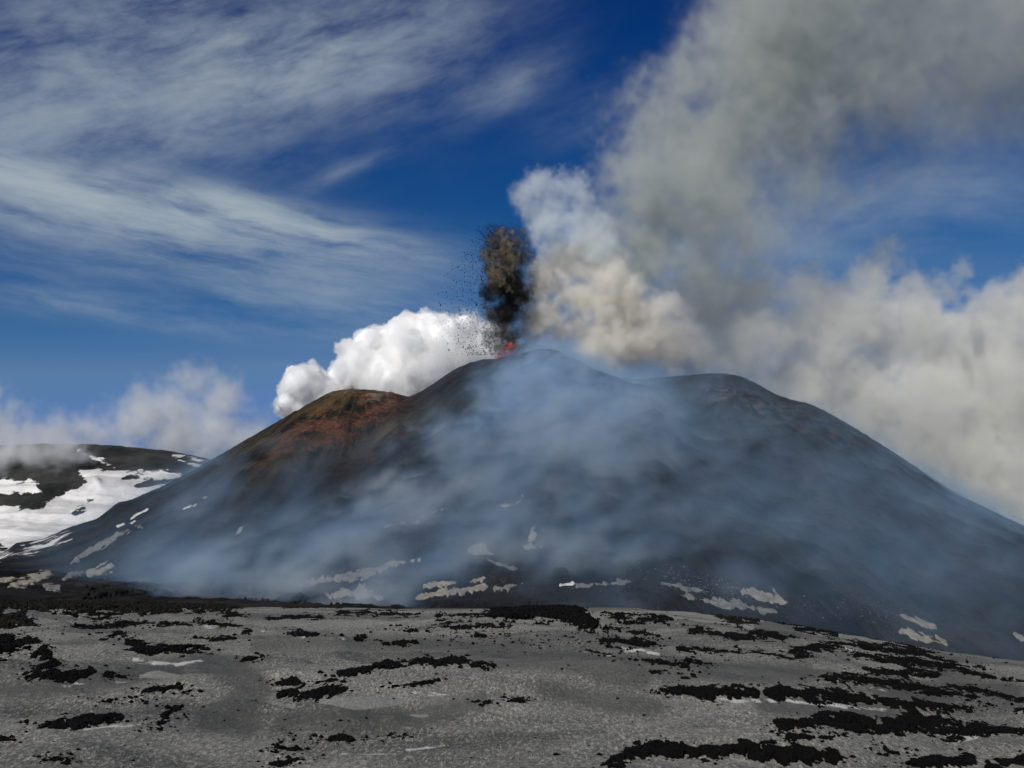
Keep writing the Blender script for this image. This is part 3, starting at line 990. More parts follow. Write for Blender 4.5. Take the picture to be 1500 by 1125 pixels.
# ------------------------------------------------------------------ snow patches and dark mounds on the volcano's foot
def volcano_hit(px, py):
    tx, tz = tan_dir(px, py)
    shp = tx.shape
    tx, tz = tx.ravel(), tz.ravel()
    hit = np.full(tx.shape, np.nan)
    prev = np.full(tx.shape, 480.0)
    for d in np.linspace(485, 1330, 340):
        below = (tz * d < volcano_z(tx * d, np.full(tx.shape, d))) & np.isnan(hit)
        if below.any():
            lo, hi = prev[below].copy(), np.full(below.sum(), d)
            a, b = tx[below], tz[below]
            for _ in range(8):
                m = 0.5 * (lo + hi)
                u = b * m < volcano_z(a * m, m)
                hi = np.where(u, m, hi)
                lo = np.where(u, lo, m)
            hit[below] = hi
        prev[:] = d
    hit = np.where(np.isnan(hit), 700.0, hit)
    return (tx * hit).reshape(shp), hit.reshape(shp)


SN = [fft_noise((512, 512), 1.8, 18, seed=60 + i) for i in range(2)]


def slope_patch(chain, label, mat, name="snow_patch", cat="snow patch", group="snow patches on the volcano's slopes", thick=0.55, rough=1.0):
    ch = np.array(chain, float)
    rmax = ch[:, 2].max()
    x0, x1 = ch[:, 0].min() - rmax - 7, ch[:, 0].max() + rmax + 7
    y0, y1 = (ch[:, 1] - ch[:, 2]).min() - 4, (ch[:, 1] + ch[:, 2]).max() + 4
    nx, ny = int(np.clip((x1 - x0) / 0.9, 12, 420)), int(np.clip((y1 - y0) / 0.5, 12, 160))
    px, py = np.meshgrid(np.linspace(x0, x1, nx), np.linspace(y0, y1, ny))
    gx, gy = volcano_hit(px, py)
    gz = volcano_z(gx, gy)
    sd = chain_sd(px, py, chain) + rough * (1.9 * tile(SN[0], gx, gy * 0.40, 0.9) + 1.25 * tile(SN[1], gx, gy * 0.30, 0.30)) * np.clip(rmax / 5, 0.5, 1.6)
    h = np.clip(-sd / 2.5, -1, 1)
    z = np.where(h > 0, np.sqrt(np.maximum(h, 0)) * thick, h * 1.2) + 0.12
    up = z > 0
    keep = up[:-1, :-1] | up[:-1, 1:] | up[1:, 1:] | up[1:, :-1]
    if keep.sum() < 2:
        return
    cx, cy_ = gx[up].mean(), gy[up].mean()
    cz = float(volcano_z(cx, cy_))
    o = grid_mesh(name, gx - cx, gy - cy_, gz + z - cz, keep=keep, mat=mat)
    o.location = (cx, cy_, cz)
    tag(o, label, cat, group)


PATCHES = [
    ([(14, 860, 1.5), (45, 850, 6), (72, 841, 3)], "tan snow wedge low on the left flank above the crest ridge", 'd'),
    ([(-8, 855, 4), (18, 848, 1.5)], "tan snow sliver at the photo's left edge", 'd'),
    ([(94, 847, 1.5), (106, 843, 4.5), (121, 841, 3)], "faint hazy snow patch between two tan ones at left", 'g'),
    ([(131, 842, 4), (150, 836, 7), (163, 829, 4)], "rounded tan snow patch low on the left flank", 'd'),
    ([(68, 859, 4), (86, 862, 3.5)], "hazy grey snow patch just above the brown crest ridge", 'g'),
    ([(102, 827, 1.5), (125, 813, 4), (150, 797, 5), (180, 781, 3), (204, 772, 1.2)], "long pale grey snow streak running down the left flank", 'g'),
    ([(192, 760, 1.2), (205, 752, 2.2), (216, 746, 1.6)], "short white snow streak above the long grey one", 'w'),
    ([(172, 771, 1), (190, 766, 1.6), (202, 762, 1)], "thin broken white snow line beside the long grey streak", 'w'),
    ([(262, 748, 1.2), (280, 741, 2.4), (292, 737, 1.6)], "white snow dash at the edge of the left flank's smoke", 'w'),
    ([(296, 731, 1.2), (303, 728, 1.6)], "tiny white snow fleck above the dash in left smoke", 'w'),
    ([(347, 782, 2.4), (353, 776, 3.4), (358, 771, 1.6)], "small lone snow patch inside the blue smoke at left", 'd'),
    ([(440, 858, 1.5), (480, 850, 5), (510, 846, 7), (540, 838, 6), (570, 828, 3), (615, 820, 1)], "long tan snow band rising right out of the smoke", 'd'),
    ([(480, 878, 4), (505, 868, 7), (530, 866, 10), (555, 876, 5)], "tan snow fan under the long rising band", 'd'),
    ([(622, 858, 2), (645, 856, 4), (672, 853, 1.6)], "tan snow strip under the volcano, left of a blocky one", 'd'),
    ([(690, 852, 1.6), (706, 848, 4.4), (716, 844, 2.4)], "small blocky tan snow patch near the volcano's foot", 'd'),
    ([(615, 874, 2.5), (650, 868, 5), (690, 863, 3), (714, 859, 1.6)], "wide tan snow strip just above the crest, left of centre", 'd'),
    ([(692, 806, 4), (705, 805, 4.4), (721, 812, 1.6)], "mitten-shaped tan snow patch on the smoky slope", 'd'),
    ([(715, 820, 1.5), (735, 828, 2.6), (757, 833, 1.5)], "faint snow streak trailing right below the mitten-shaped patch", 'g'),
    ([(735, 741, 1.6), (748, 740, 2.4), (762, 734, 1.6), (766, 727, 1.6)], "pale snow scraps high on the slope at centre", 'd'),
    ([(780, 776, 3.4), (781, 788, 9), (776, 800, 8), (791, 801, 5)], "upright blocky tan snow patch at the slope's centre", 'd'),
    ([(565, 770, 1.4), (590, 766, 2), (614, 765, 1.2)], "faint snow line in the thick smoke left of centre", 'g'),
    ([(634, 751, 1.2), (653, 744, 1.6)], "short faint snow dash above the faint line in smoke", 'g'),
    ([(725, 862, 3), (745, 860, 4), (764, 855, 3)], "grey snow patch left of the dark mound on the crest", 'g'),
    ([(822, 857, 1.6), (840, 855, 2)], "white snow sliver on top of the dark mound at centre", 'w'),
    ([(846, 859, 3.6), (875, 857, 4), (922, 853, 2)], "grey snow cap lying along the dark mound's top", 'g'),
    ([(970, 855, 3), (997, 858, 2.4)], "small grey snow patch right of the dark mound", 'g'),
    ([(1000, 862, 2), (1032, 865, 1.8)], "thin grey snow line right of the small grey patch", 'g'),
    ([(1003, 873, 2), (1020, 877, 4), (1060, 884, 5), (1100, 890, 4), (1132, 896, 2)], "long grey snow strip descending right behind the crest", 'g'),
    ([(1090, 866, 2), (1105, 870, 6), (1130, 876, 6), (1149, 882, 1.6)], "tan leaf-shaped snow patch right of centre below the slope", 'd'),
    ([(1320, 902, 1.6), (1335, 908, 3), (1355, 914, 4), (1369, 918, 1.6)], "upper ragged tan snow patch on the right foot", 'd'),
    ([(1322, 923, 2), (1340, 930, 4.6), (1365, 938, 4), (1387, 944, 1.6)], "lower longer tan snow patch on the right foot", 'd'),
    ([(1486, 929, 2.4), (1508, 940, 3.4)], "tan snow patch on the right flank at the photo's edge", 'd'),
]
for ch_, lab, mk in PATCHES:
    slope_patch(ch_, lab, {'d': M_dusty, 'g': M_greysnow, 'w': M_white}[mk])

MOUNDS = [
    ([(765, 882, 6), (820, 874, 8), (880, 870, 9), (930, 871, 8), (965, 876, 6)], "broad dark brown scoria mound behind the black crest hummock"),
    ([(975, 888, 5), (1010, 892, 6), (1028, 897, 4)], "dark grey scoria mound right of the broad one"),
    ([(575, 890, 2), (600, 886, 3), (650, 884, 4), (710, 886, 2.4)], "low dark scoria bank between tan snow strips"),
    ([(130, 868, 4), (220, 862, 7), (300, 860, 8), (350, 868, 5), (480, 880, 4)], "low blue-shadowed lava swell behind the brown crest ridge"),
]
for ch_, lab in MOUNDS:
    slope_patch(ch_, lab, M_scoria, "scoria_mound", "mound", "dark scoria mounds behind the crest", 1.3, 0.9)

# ------------------------------------------------------------------ smoke, as volumes
def volume(name, label, lo, hi, dens, mat, cat=None):
    """dens[z, y, x] over the box lo..hi in world metres, as one volume grid"""
    nz, ny, nx = dens.shape
    base = np.array([(lo[0] + hi[0]) / 2, (lo[1] + hi[1]) / 2, lo[2]])
    mn, mx = tuple(float(v) for v in lo - base), tuple(float(v) for v in hi - base)
    me = bpy.data.meshes.new(name)
    me.vertices.add(dens.size)
    at = me.attributes.new("density", 'FLOAT', 'POINT')
    at.data.foreach_set("value", np.ascontiguousarray(dens, np.float32).ravel())
    o = bpy.data.objects.new(name, me)
    o.location = base
    COL.objects.link(o)
    me.materials.append(mat)
    ng = bpy.data.node_groups.new(name + "_grid", "GeometryNodeTree")
    ng.interface.new_socket("Geometry", in_out="INPUT", socket_type="NodeSocketGeometry")
    ng.interface.new_socket("Geometry", in_out="OUTPUT", socket_type="NodeSocketGeometry")
    N, L = ng.nodes, ng.links
    gi, go = N.new("NodeGroupInput"), N.new("NodeGroupOutput")
    vc = N.new("GeometryNodeVolumeCube")
    vc.inputs["Min"].default_value = mn
    vc.inputs["Max"].default_value = mx
    for a, k in zip("XYZ", (nx, ny, nz)):
        vc.inputs["Resolution " + a].default_value = k
    s = N.new("GeometryNodeSampleIndex")
    s.data_type, s.domain, s.clamp = "FLOAT", "POINT", True
    na = N.new("GeometryNodeInputNamedAttribute")
    na.data_type = "FLOAT"
    na.inputs[0].default_value = "density"
    L.new(gi.outputs[0], s.inputs[0])
    L.new(na.outputs[0], s.inputs[1])
    cur = N.new("GeometryNodeInputPosition").outputs[0]
    for op, v in (("SUBTRACT", mn), ("MULTIPLY", tuple((k - 1) / (b - a) for k, a, b in zip((nx, ny, nz), mn, mx))), ("ADD", (.5, .5, .5)), ("FLOOR", None), ("DOT_PRODUCT", (1, nx, nx * ny))):
        m = N.new("ShaderNodeVectorMath")
        m.operation = op
        L.new(cur, m.inputs[0])
        if v is not None:
            m.inputs[1].default_value = v
        cur = m.outputs["Value"] if op == "DOT_PRODUCT" else m.outputs[0]
    L.new(cur, s.inputs["Index"])
    L.new(s.outputs[0], vc.inputs["Density"])
    sm = N.new("GeometryNodeSetMaterial")
    sm.inputs["Material"].default_value = mat
    L.new(vc.outputs[0], sm.inputs[0])
    L.new(sm.outputs[0], go.inputs[0])
    o.modifiers.new("density_grid", "NODES").node_group = ng
    if label:
        tag(o, label, cat, kind="stuff")
    return o


def puff_field(puffs, D, vox, depth, seed, warp=0.0, warp_len=20, pad=1.25, depth_scale=1.0, kids=0, kid_r=(0.3, 0.5), kids2=0, far=None):
    """distance field (metres, inside negative) of a union of balls given in photo pixels at distance D"""
    g = random.Random(seed)
    m_px = D / F * 1.02
    balls = []
    for p in puffs:
        px, py, r = p[:3]
        w = p[3] if len(p) > 3 else g.uniform(-1, 1) * depth
        c = P(px, py, D + w * m_px)
        balls.append((c, r * m_px))
    for c, r in list(balls):
        for _ in range(kids):
            d = np.array([g.gauss(0, 1), g.gauss(0, 1), g.gauss(0, 1)])
            d /= np.linalg.norm(d)
            balls.append((c + d * r * g.uniform(0.75, 1.0), r * g.uniform(*kid_r)))
    first = len(puffs)
    for c, r in list(balls[first:]):
        if kids2 and r > 2.2 * vox:
            for _ in range(kids2):
                d = np.array([g.gauss(0, 1), g.gauss(0, 1), g.gauss(0, 1)])
                d /= np.linalg.norm(d)
                balls.append((c + d * r * g.uniform(0.8, 1.0), r * g.uniform(0.28, 0.45)))
    lo = np.min([c - r * pad for c, r in balls], 0)
    hi = np.max([c + r * pad for c, r in balls], 0)
    n = np.maximum(np.ceil((hi - lo) / vox).astype(int), 4)
    hi = lo + n * vox
    ax = [np.linspace(lo[i], hi[i], n[i] + 1, dtype=np.float32) for i in range(3)]
    Zz, Yy, Xx = np.meshgrid(ax[2], ax[1], ax[0], indexing='ij')
    shp = Xx.shape
    if warp:
        Xx = Xx + warp * fft_noise(shp, 2.9, warp_len, seed=seed * 7 + 1)
        Yy = Yy + warp * fft_noise(shp, 2.9, warp_len, seed=seed * 7 + 2)
        Zz = Zz + warp * fft_noise(shp, 2.9, warp_len, seed=seed * 7 + 3)
    sd = np.full(shp, 1e6, np.float32)
    k = 0.12
    reach = (30.0 if far is None else far) + 2.5 * warp
    for c, r in balls:
        sl = []
        for i in (2, 1, 0):
            j0 = int(np.clip((c[i] - r - reach - lo[i]) / vox, 0, n[i]))
            j1 = int(np.clip((c[i] + r + reach - lo[i]) / vox + 2, 1, n[i] + 1))
            sl.append(slice(j0, max(j1, j0 + 1)))
        sl = tuple(sl)
        d = np.sqrt((Xx[sl] - c[0]) ** 2 + (Yy[sl] - c[1]) ** 2 + (Zz[sl] - c[2]) ** 2) - np.float32(r)
        np.minimum(sd[sl], d, out=sd[sl])
    return lo, hi, sd, (ax[0], ax[1], ax[2]), shp


def fade_edges(d, n=3):
    for a in range(3):
        for i in range(n):
            s = [slice(None)] * 3
            f = i / n
            s[a] = i
            d[tuple(s)] *= f
            s[a] = -1 - i
            d[tuple(s)] *= f
    return d


# ------------------------------------------------------------------ white cumulus behind the left hump
def cumulus(name, puffs, D, label, seed, voxel=3.0, depth=0.8):
    g = random.Random(seed)
    m_px = D / F * 1.02
    ico = bpy.data.meshes.new("ico")
    import bmesh
    bm = bmesh.new()
    bmesh.ops.create_icosphere(bm, subdivisions=2, radius=1)
    base_v = np.array([v.co[:] for v in bm.verts])
    base_f = np.array([[v.index for v in f.verts] for f in bm.faces])
    bm.free()
    bpy.data.meshes.remove(ico)
    balls, skin = [], []
    for px, py, r in puffs:
        w = g.uniform(-1, 1) * r * depth
        skin.append((px, py, r, w))
        c = P(px, py, D + w * m_px)
        balls.append((c, r * m_px * 0.84))
        for _ in range(14):
            d = np.array([g.gauss(0, 1), g.gauss(0, 1), g.gauss(0.25, 1)])
            d /= np.linalg.norm(d)
            balls.append((c + d * r * m_px * g.uniform(0.50, 0.64), r * m_px * g.uniform(0.22, 0.34)))
    V = np.concatenate([base_v * r + c for c, r in balls])
    Fc = np.concatenate([base_f + i * len(base_v) for i in range(len(balls))])
    c0 = V.mean(0)
    c0[2] = V[:, 2].min()
    me = bpy.data.meshes.new(name)
    me.from_pydata((V - c0).tolist(), [], Fc.tolist())
    o = bpy.data.objects.new(name, me)
    o.location = c0
    COL.objects.link(o)
    rm = o.modifiers.new("skin", 'REMESH')
    rm.mode = 'VOXEL'
    rm.voxel_size = voxel
    rm.use_smooth_shade = True
    sm = o.modifiers.new("soften", 'SMOOTH')
    sm.factor = 0.5
    sm.iterations = 2
    tx = bpy.data.textures.new(name + "_billow", 'CLOUDS')
    tx.noise_scale = 5.5
    tx.noise_depth = 4
    tx.cloud_type = 'GRAYSCALE'
    dm = o.modifiers.new("billow", 'DISPLACE')
    dm.texture = tx
    dm.texture_coords = 'LOCAL'
    dm.strength = 4.6
    dm.mid_level = 0.5
    me.materials.append(M_cloud)
    tag(o, label, "cloud", "white cumulus clouds behind the volcano")
    lo, hi, sd, ax, shp = puff_field([(x, y, r * 0.97, w) for x, y, r, w in skin], D, 1.7, 0, seed + 40, warp=1.2, warp_len=14, pad=1.3, kids=20, kid_r=(0.24, 0.40), kids2=9)
    n = fft_noise(shp, 1.8, 8, seed=180 + seed)
    n2 = fft_noise(shp, 2.6, 26, seed=182 + seed)
    ragged = smooth01((ax[0][None, None, :] - P(600, 500, D)[0]) / 110.0)           # the lee side frays
    d = smooth01((-sd + (0.7 + 3.5 * ragged) * n + 1.0) / (2.4 + 14.0 * ragged)) * np.clip(0.9 + 0.3 * n2, 0.3, 2)
    v = volume("vapour", None, lo, hi, fade_edges(d.astype(np.float32), 2), M_vapour)
    v["kind"] = "stuff"
    v.parent = o
    v.location = v.location - o.location
    return o


M_vapour = mat_volume("cloud_vapour", (0.998, 0.998, 0.992), 0.13)


def mat_cloud():
    n = Nodes("cloud_white")
    nb = n.bump(n.noise(0.10, 5, 0.6), 0.15, 3.0)
    return n.surface((0.995, 0.995, 0.988), 1.0, nb, 0.0, Subsurface_Weight=1.0, Subsurface_Radius=(1.0, 1.0, 1.0), Subsurface_Scale=12.0, Subsurface_Anisotropy=0.0)


M_cloud = mat_cloud()
cumulus("cumulus_cloud", [(440, 566, 30), (424, 590, 20), (456, 556, 22), (420, 572, 12), (430, 548, 14), (412, 598, 10), (468, 575, 28), (450, 590, 35), (475, 600, 40)], 1560,
        "small bright cauliflower cloud left of the rust-red summit", 1)
cumulus("cumulus_cloud", [(560, 515, 38), (595, 492, 34), (628, 480, 26), (525, 535, 34), (503, 556, 28), (655, 495, 34), (690, 505, 38), (640, 540, 62), (580, 560, 55), (720, 510, 38), (610, 470, 12),
                          (650, 474, 16), (540, 502, 24), (515, 520, 16), (680, 480, 22)], 1600,
        "large bright billowing cloud between the summit and ash column", 2)

def ash_column():
    D = 1205
    puffs = [(738, 352, 17, 0), (726, 352, 14, 4), (750, 358, 19, -4), (760, 376, 19, 0), (728, 374, 17, 6), (745, 382, 24, -6), (742, 404, 24, 4), (733, 424, 22, 0), (750, 428, 22, -5), (738, 450, 21, 3),
             (738, 474, 20, 0), (736, 495, 18, 2), (746, 512, 17, 0), (740, 526, 12, 0), (728, 460, 18, -5), (727, 400, 16, 0), (766, 388, 14, 0), (724, 490, 14, 0), (752, 450, 16, 5), (750, 485, 14, 4)]
    lo, hi, sd, ax, shp = puff_field(puffs, D, 1.5, 8, 4, warp=3.0, warp_len=14, pad=1.6, kids=6, kid_r=(0.3, 0.5))
    n = fft_noise(shp, 1.9, 8, seed=91)
    n2 = fft_noise(shp, 2.6, 24, seed=92)
    d = smooth01((-sd + 4.0 * n + 6.0) / 17.0) * np.clip(0.85 + 0.4 * n2, 0.15, 2)
    z = ax[2][:, None, None]
    zt, zb = P(740, 430, D)[2], P(740, 525, D)[2]
    d = d * (0.45 + 0.55 * smooth01((z - zb) / (zt - zb)))
    # a thin dust veil falls from the left side
    volume("ash_column", "dark brown jet of ash shooting up from the vent", lo, hi, fade_edges(d.astype(np.float32)), mat_ash(), "ash jet")


def steam_puff():
    puffs = [(795, 272, 27), (772, 284, 22), (818, 276, 24), (785, 308, 26), (815, 312, 30), (845, 308, 24), (800, 342, 28), (838, 342, 32), (870, 330, 28), (875, 362, 28), (815, 362, 24), (784, 262, 15), (826, 262, 13), (764, 292, 14), (800, 258, 12), (840, 276, 20), (768, 274, 16), (850, 290, 18)]
    lo, hi, sd, ax, shp = puff_field(puffs, 1225, 2.0, 18, 5, warp=2.0, warp_len=16, pad=1.5, kids=12, kid_r=(0.25, 0.45), kids2=5)
    n = fft_noise(shp, 1.8, 9, seed=101)
    n2 = fft_noise(shp, 2.6, 26, seed=102)
    d = smooth01((-sd + 2.4 * n + 4.0) / 12.0) * np.clip(0.8 + 0.3 * n2, 0.2, 2)
    volume("steam_puff", "pale blue-white steam puff beside the ash jet's top", lo, hi, fade_edges(d.astype(np.float32)), mat_volume("steam", (0.92, 0.965, 0.985), 0.045), "steam")


def vent_smoke():
    puffs = [(830, 385, 28), (866, 378, 30), (800, 415, 26), (848, 425, 36), (890, 410, 28), (800, 460, 28), (782, 492, 18), (838, 475, 34), (888, 455, 36), (930, 470, 34), (776, 512, 12), (900, 500, 34), (850, 510, 26), (815, 500, 20), (900, 385, 16),
             (950, 500, 38), (970, 460, 32), (990, 500, 40), (786, 432, 24), (782, 468, 24), (792, 396, 20), (774, 498, 16), (768, 515, 12), (915, 430, 34), (880, 520, 34), (830, 515, 26), (790, 470, 26)]
    lo, hi, sd, ax, shp = puff_field(puffs, 1235, 2.2, 22, 6, warp=4.0, warp_len=18, pad=1.4, kids=12, kid_r=(0.25, 0.5), kids2=5)
    n = fft_noise(shp, 1.8, 9, seed=111)
    n2 = fft_noise(shp, 2.5, 24, seed=112)
    d = smooth01((-sd + 3.2 * n + 5.0) / 13.0) * np.clip(0.8 + 0.4 * n2, 0.12, 2.5)
    x = ax[0][None, None, :]
    d = d * (0.12 + 0.88 * smooth01((P(1040, 460, 1235)[0] - x) / 105.0))
    volume("vent_smoke", "thick cream and tan smoke boiling out behind the vent", lo, hi, fade_edges(d.astype(np.float32)), mat_volume("tan_smoke", (0.98, 0.955, 0.895), 0.085), "smoke")


def high_plume():
    puffs = [(905, 395, 32), (930, 360, 46), (930, 300, 45), (975, 330, 60), (985, 265, 75), (1050, 290, 60), (1050, 200, 95), (1110, 240, 60), (1110, 120, 105), (1185, 40, 130), (1200, 180, 75), (1280, -10, 160), (1270, 110, 105), (1370, 60, 140), (1470, 20, 170),
             (1380, 150, 60), (1520, 110, 90), (1480, 170, 40), (1600, 50, 150), (1210, -90, 130), (1340, -120, 150), (980, 390, 52), (1020, 350, 55), (930, 340, 50), (950, 400, 40), (1060, 340, 40), (1000, 300, 60), (905, 350, 46), (950, 370, 50), (1010, 400, 36), (905, 300, 42), (930, 255, 48), (965, 200, 56), (1000, 140, 62), (880, 330, 30)]
    lo, hi, sd, ax, shp = puff_field(puffs, 1330, 4.2, 40, 8, warp=10.0, warp_len=22, pad=1.45, kids=5, kid_r=(0.3, 0.5), far=90.0)
    n = fft_noise(shp, 1.85, 14, seed=121)
    n2 = fft_noise(shp, 2.5, 34, seed=122)
    x = ax[0][None, None, :]
    lee = smooth01((x - P(960, 300, 1330)[0]) / 90.0)
    d = (smooth01((-sd + 13 * n + 30) / 95.0) + 0.16 * lee * smooth01((-sd + 85 + 22 * n) / 100.0)) * np.clip(0.85 + 0.36 * n2 + 0.15 * n, 0.15, 2.5)
    xa, xb = P(1020, 250, 1330)[0], P(1330, 100, 1330)[0]
    d = d * (2.0 - 1.50 * smooth01((x - xa) / (xb - xa)))
    volume("smoke_plume", "tall grey smoke plume drifting up to the right across the sky", lo, hi, fade_edges(d.astype(np.float32), 4), mat_volume("grey_smoke", (0.755, 0.78, 0.74), 0.0140), "smoke plume")


def smoke_bank():
    puffs = [(900, 505, 30), (945, 490, 40), (1000, 465, 40), (1060, 445, 42), (1120, 430, 38), (1165, 425, 32), (1220, 450, 42), (1265, 425, 32), (1296, 362, 16, 0), (1288, 378, 15, 0), (1305, 355, 12, 4), (1290, 400, 22, 0), (1340, 440, 38), (1385, 430, 22), (1402, 408, 13), (1412, 390, 8),
             (1440, 480, 40), (1480, 460, 44), (1510, 430, 36), (1560, 420, 60), (1010, 520, 55), (1100, 510, 60), (1200, 510, 60), (1300, 510, 60), (1400, 520, 60), (1500, 520, 70), (1150, 590, 70), (1250, 590, 80), (1350, 600, 80), (1450, 600, 90), (1560, 600, 90),
             (1300, 680, 70), (1400, 690, 80), (1500, 700, 90), (1600, 720, 100), (1450, 780, 60), (1550, 800, 70), (1080, 410, 22), (1140, 400, 18), (1190, 412, 22), (1040, 425, 26), (1250, 470, 50), (1100, 455, 50), (1180, 460, 50), (1340, 480, 50), (960, 530, 50), (880, 520, 40)]
    lo, hi, sd, ax, shp = puff_field(puffs, 1400, 3.4, 30, 9, warp=5.0, warp_len=16, pad=1.25, kids=10, kid_r=(0.25, 0.45), kids2=4)
    n = fft_noise(shp, 1.9, 12, seed=131)
    n2 = fft_noise(shp, 2.5, 34, seed=132)
    d = smooth01((-sd + 5.0 * n + 8) / 17.0) * np.clip(0.9 + 0.25 * n2, 0.2, 2.5)
    volume("smoke_bank", "broad cream smoke bank spreading right behind the volcano", lo, hi, fade_edges(d.astype(np.float32), 3), mat_volume("cream_smoke", (0.955, 0.948, 0.905), 0.026), "smoke bank")


def mist_bank(name, label, puffs, D, seed, dens):
    lo, hi, sd, ax, shp = puff_field(puffs, D, 5.0, 22, seed, warp=8.0, warp_len=20, pad=1.35, kids=7, kid_r=(0.3, 0.5))
    n = fft_noise(shp, 2.0, 14, seed=141 + seed)
    n2 = fft_noise(shp, 2.5, 30, seed=142 + seed)
    d = smooth01((-sd + 9 * n + 18) / 75.0) * np.clip(0.85 + 0.3 * n2, 0.1, 2.5)
    volume(name, label, lo, hi, fade_edges(d.astype(np.float32), 3), mat_volume(name, (0.97, 0.975, 0.965), dens), "mist")


def left_mist():
    mist_bank("mist", "tall pale mist rising behind the far snowy hill at left",
              [(285, 562, 32), (325, 587, 36), (250, 590, 34), (205, 610, 38), (320, 630, 46), (260, 640, 46), (150, 640, 38), (100, 640, 36), (50, 650, 36), (0, 630, 34), (-50, 640, 60), (375, 625, 30), (180, 645, 30), (370, 660, 40), (300, 670, 40), (410, 650, 24)],
              2440, 10, 0.028)
    mist_bank("mist", "low mist spilling over the hilltop at the left edge",
              [(50, 670, 28), (0, 672, 30), (-60, 680, 44), (84, 672, 20), (100, 660, 16), (60, 690, 18), (10, 694, 16), (104, 684, 12), (30, 664, 26), (90, 690, 14), (120, 668, 16), (-20, 700, 20), (70, 652, 22), (30, 648, 26), (100, 676, 18)], 2060, 13, 0.055)


def grey_wisp():
    puffs = [(545, 578, 8), (570, 570, 9), (595, 566, 10), (620, 558, 12), (640, 550, 12), (655, 545, 9), (605, 572, 10), (630, 562, 10), (530, 574, 6)]
    lo, hi, sd, ax, shp = puff_field(puffs, 1290, 2.0, 8, 12, warp=3.0, warp_len=12, pad=2.0, kids=5)
    n = fft_noise(shp, 1.9, 9, seed=151)
    d = smooth01((-sd + 3.5 * n) / 11.0)  # cloud wisp in shadow: its low albedo carries the shade
    volume("shaded_wisp", "grey wisp of cloud behind the rust-red summit, shade put into its colour", lo, hi, fade_edges(d.astype(np.float32), 2), mat_volume("shaded_grey", (0.60, 0.64, 0.68), 0.05), "gas")


def tile3(T, x, y, z):
    n = T.shape[0]
    x, y, z = np.mod(x, n), np.mod(y, n), np.mod(z, n)
    i, j, k = x.astype(np.int32), y.astype(np.int32), z.astype(np.int32)
    a, b, c = x - i, y - j, z - k
    i, j, k = i % n, j % n, k % n
    i1, j1, k1 = (i + 1) % n, (j + 1) % n, (k + 1) % n
    r = (T[k, j, i] * (1 - a) + T[k, j, i1] * a) * (1 - b) + (T[k, j1, i] * (1 - a) + T[k, j1, i1] * a) * b
    q = (T[k1, j, i] * (1 - a) + T[k1, j, i1] * a) * (1 - b) + (T[k1, j1, i] * (1 - a) + T[k1, j1, i1] * a) * b
    return r * (1 - c) + q * c


def slope_smoke(name, label, x_rng, y_rng, z_rng, vox, blobs, height, seed, mat, nl, lo_n, flow=(-0.75, -0.35, -0.55), stretch=1.7, sheet=None):
    ax = [np.arange(a, b + vox, vox, dtype=np.float32) for a, b in (x_rng, y_rng, z_rng)]
    shp = (len(ax[2]), len(ax[1]), len(ax[0]))
    Zz, Yy, Xx = np.meshgrid(ax[2], ax[1], ax[0], indexing='ij')
    gz = volcano_z(Xx[0], Yy[0])
    hgt = Zz - gz[None].astype(np.float32)
    # turbulence drawn out along the way the gas flows: down, left and towards the camera
    fd = np.array(flow) / np.linalg.norm(flow)
    T1 = fft_noise((128, 128, 128), 1.95, 20, seed=seed)
    along = (Xx * fd[0] + Yy * fd[1] + Zz * fd[2]) * (1 - 1 / stretch)
    cell = vox * nl
    n = tile3(T1, (Xx - along * fd[0]) / cell, (Yy - along * fd[1]) / cell, (Zz - along * fd[2]) / cell)
    cell *= 2.7
    n2 = tile3(T1, 40 + (Xx - along * fd[0]) / cell, 17 + (Yy - along * fd[1]) / cell, 9 + (Zz - along * fd[2]) / cell)
    wx, wz = 9 * fft_noise(shp, 2.8, 26, seed=seed + 2), 9 * fft_noise(shp, 2.8, 26, seed=seed + 3)
    px, py = to_px(Xx + wx, Yy, Zz + wz)
    m = np.zeros(shp, np.float32)
    for (x, y, sx, sy, rot, a) in blobs:
        c, s = math.cos(R(rot)), math.sin(R(rot))
        u = ((px - x) * c + (py - y) * s) / sx
        v = (-(px - x) * s + (py - y) * c) / sy
        m = np.maximum(m, a * np.exp(-(u * u + v * v))) + 0.25 * np.minimum(m, a * np.exp(-(u * u + v * v)))
    if sheet is not None:
        sdf = poly_sd(px.astype(np.float32), py.astype(np.float32), sheet).astype(np.float32)
        right = smooth01((px - 860.0) / 260.0)
        m = m + smooth01((14 - sdf + 16 * n) / (60.0 + 60.0 * right)) * (1.0 - 0.50 * right)
    h = np.exp(-np.clip(hgt, 0, None) / height) * smooth01((height * 3.2 - hgt) / height)
    h = np.where(hgt < -vox * 1.5, 0, h)
    soft = (1.0 - 0.62 * smooth01((px - 850.0) / 300.0)) if sheet is not None else 1.0
    d = m * h * np.clip(lo_n + soft * (0.62 * n + 0.38 * n2), 0.0, 3.0)
    d = np.where(d < 0.012, 0, d)
    lo = np.array([a[0] for a in ax], float)
    hi = np.array([a[-1] for a in ax], float)
    volume(name, label, lo, hi, fade_edges(d.astype(np.float32), 3), mat, "smoke")


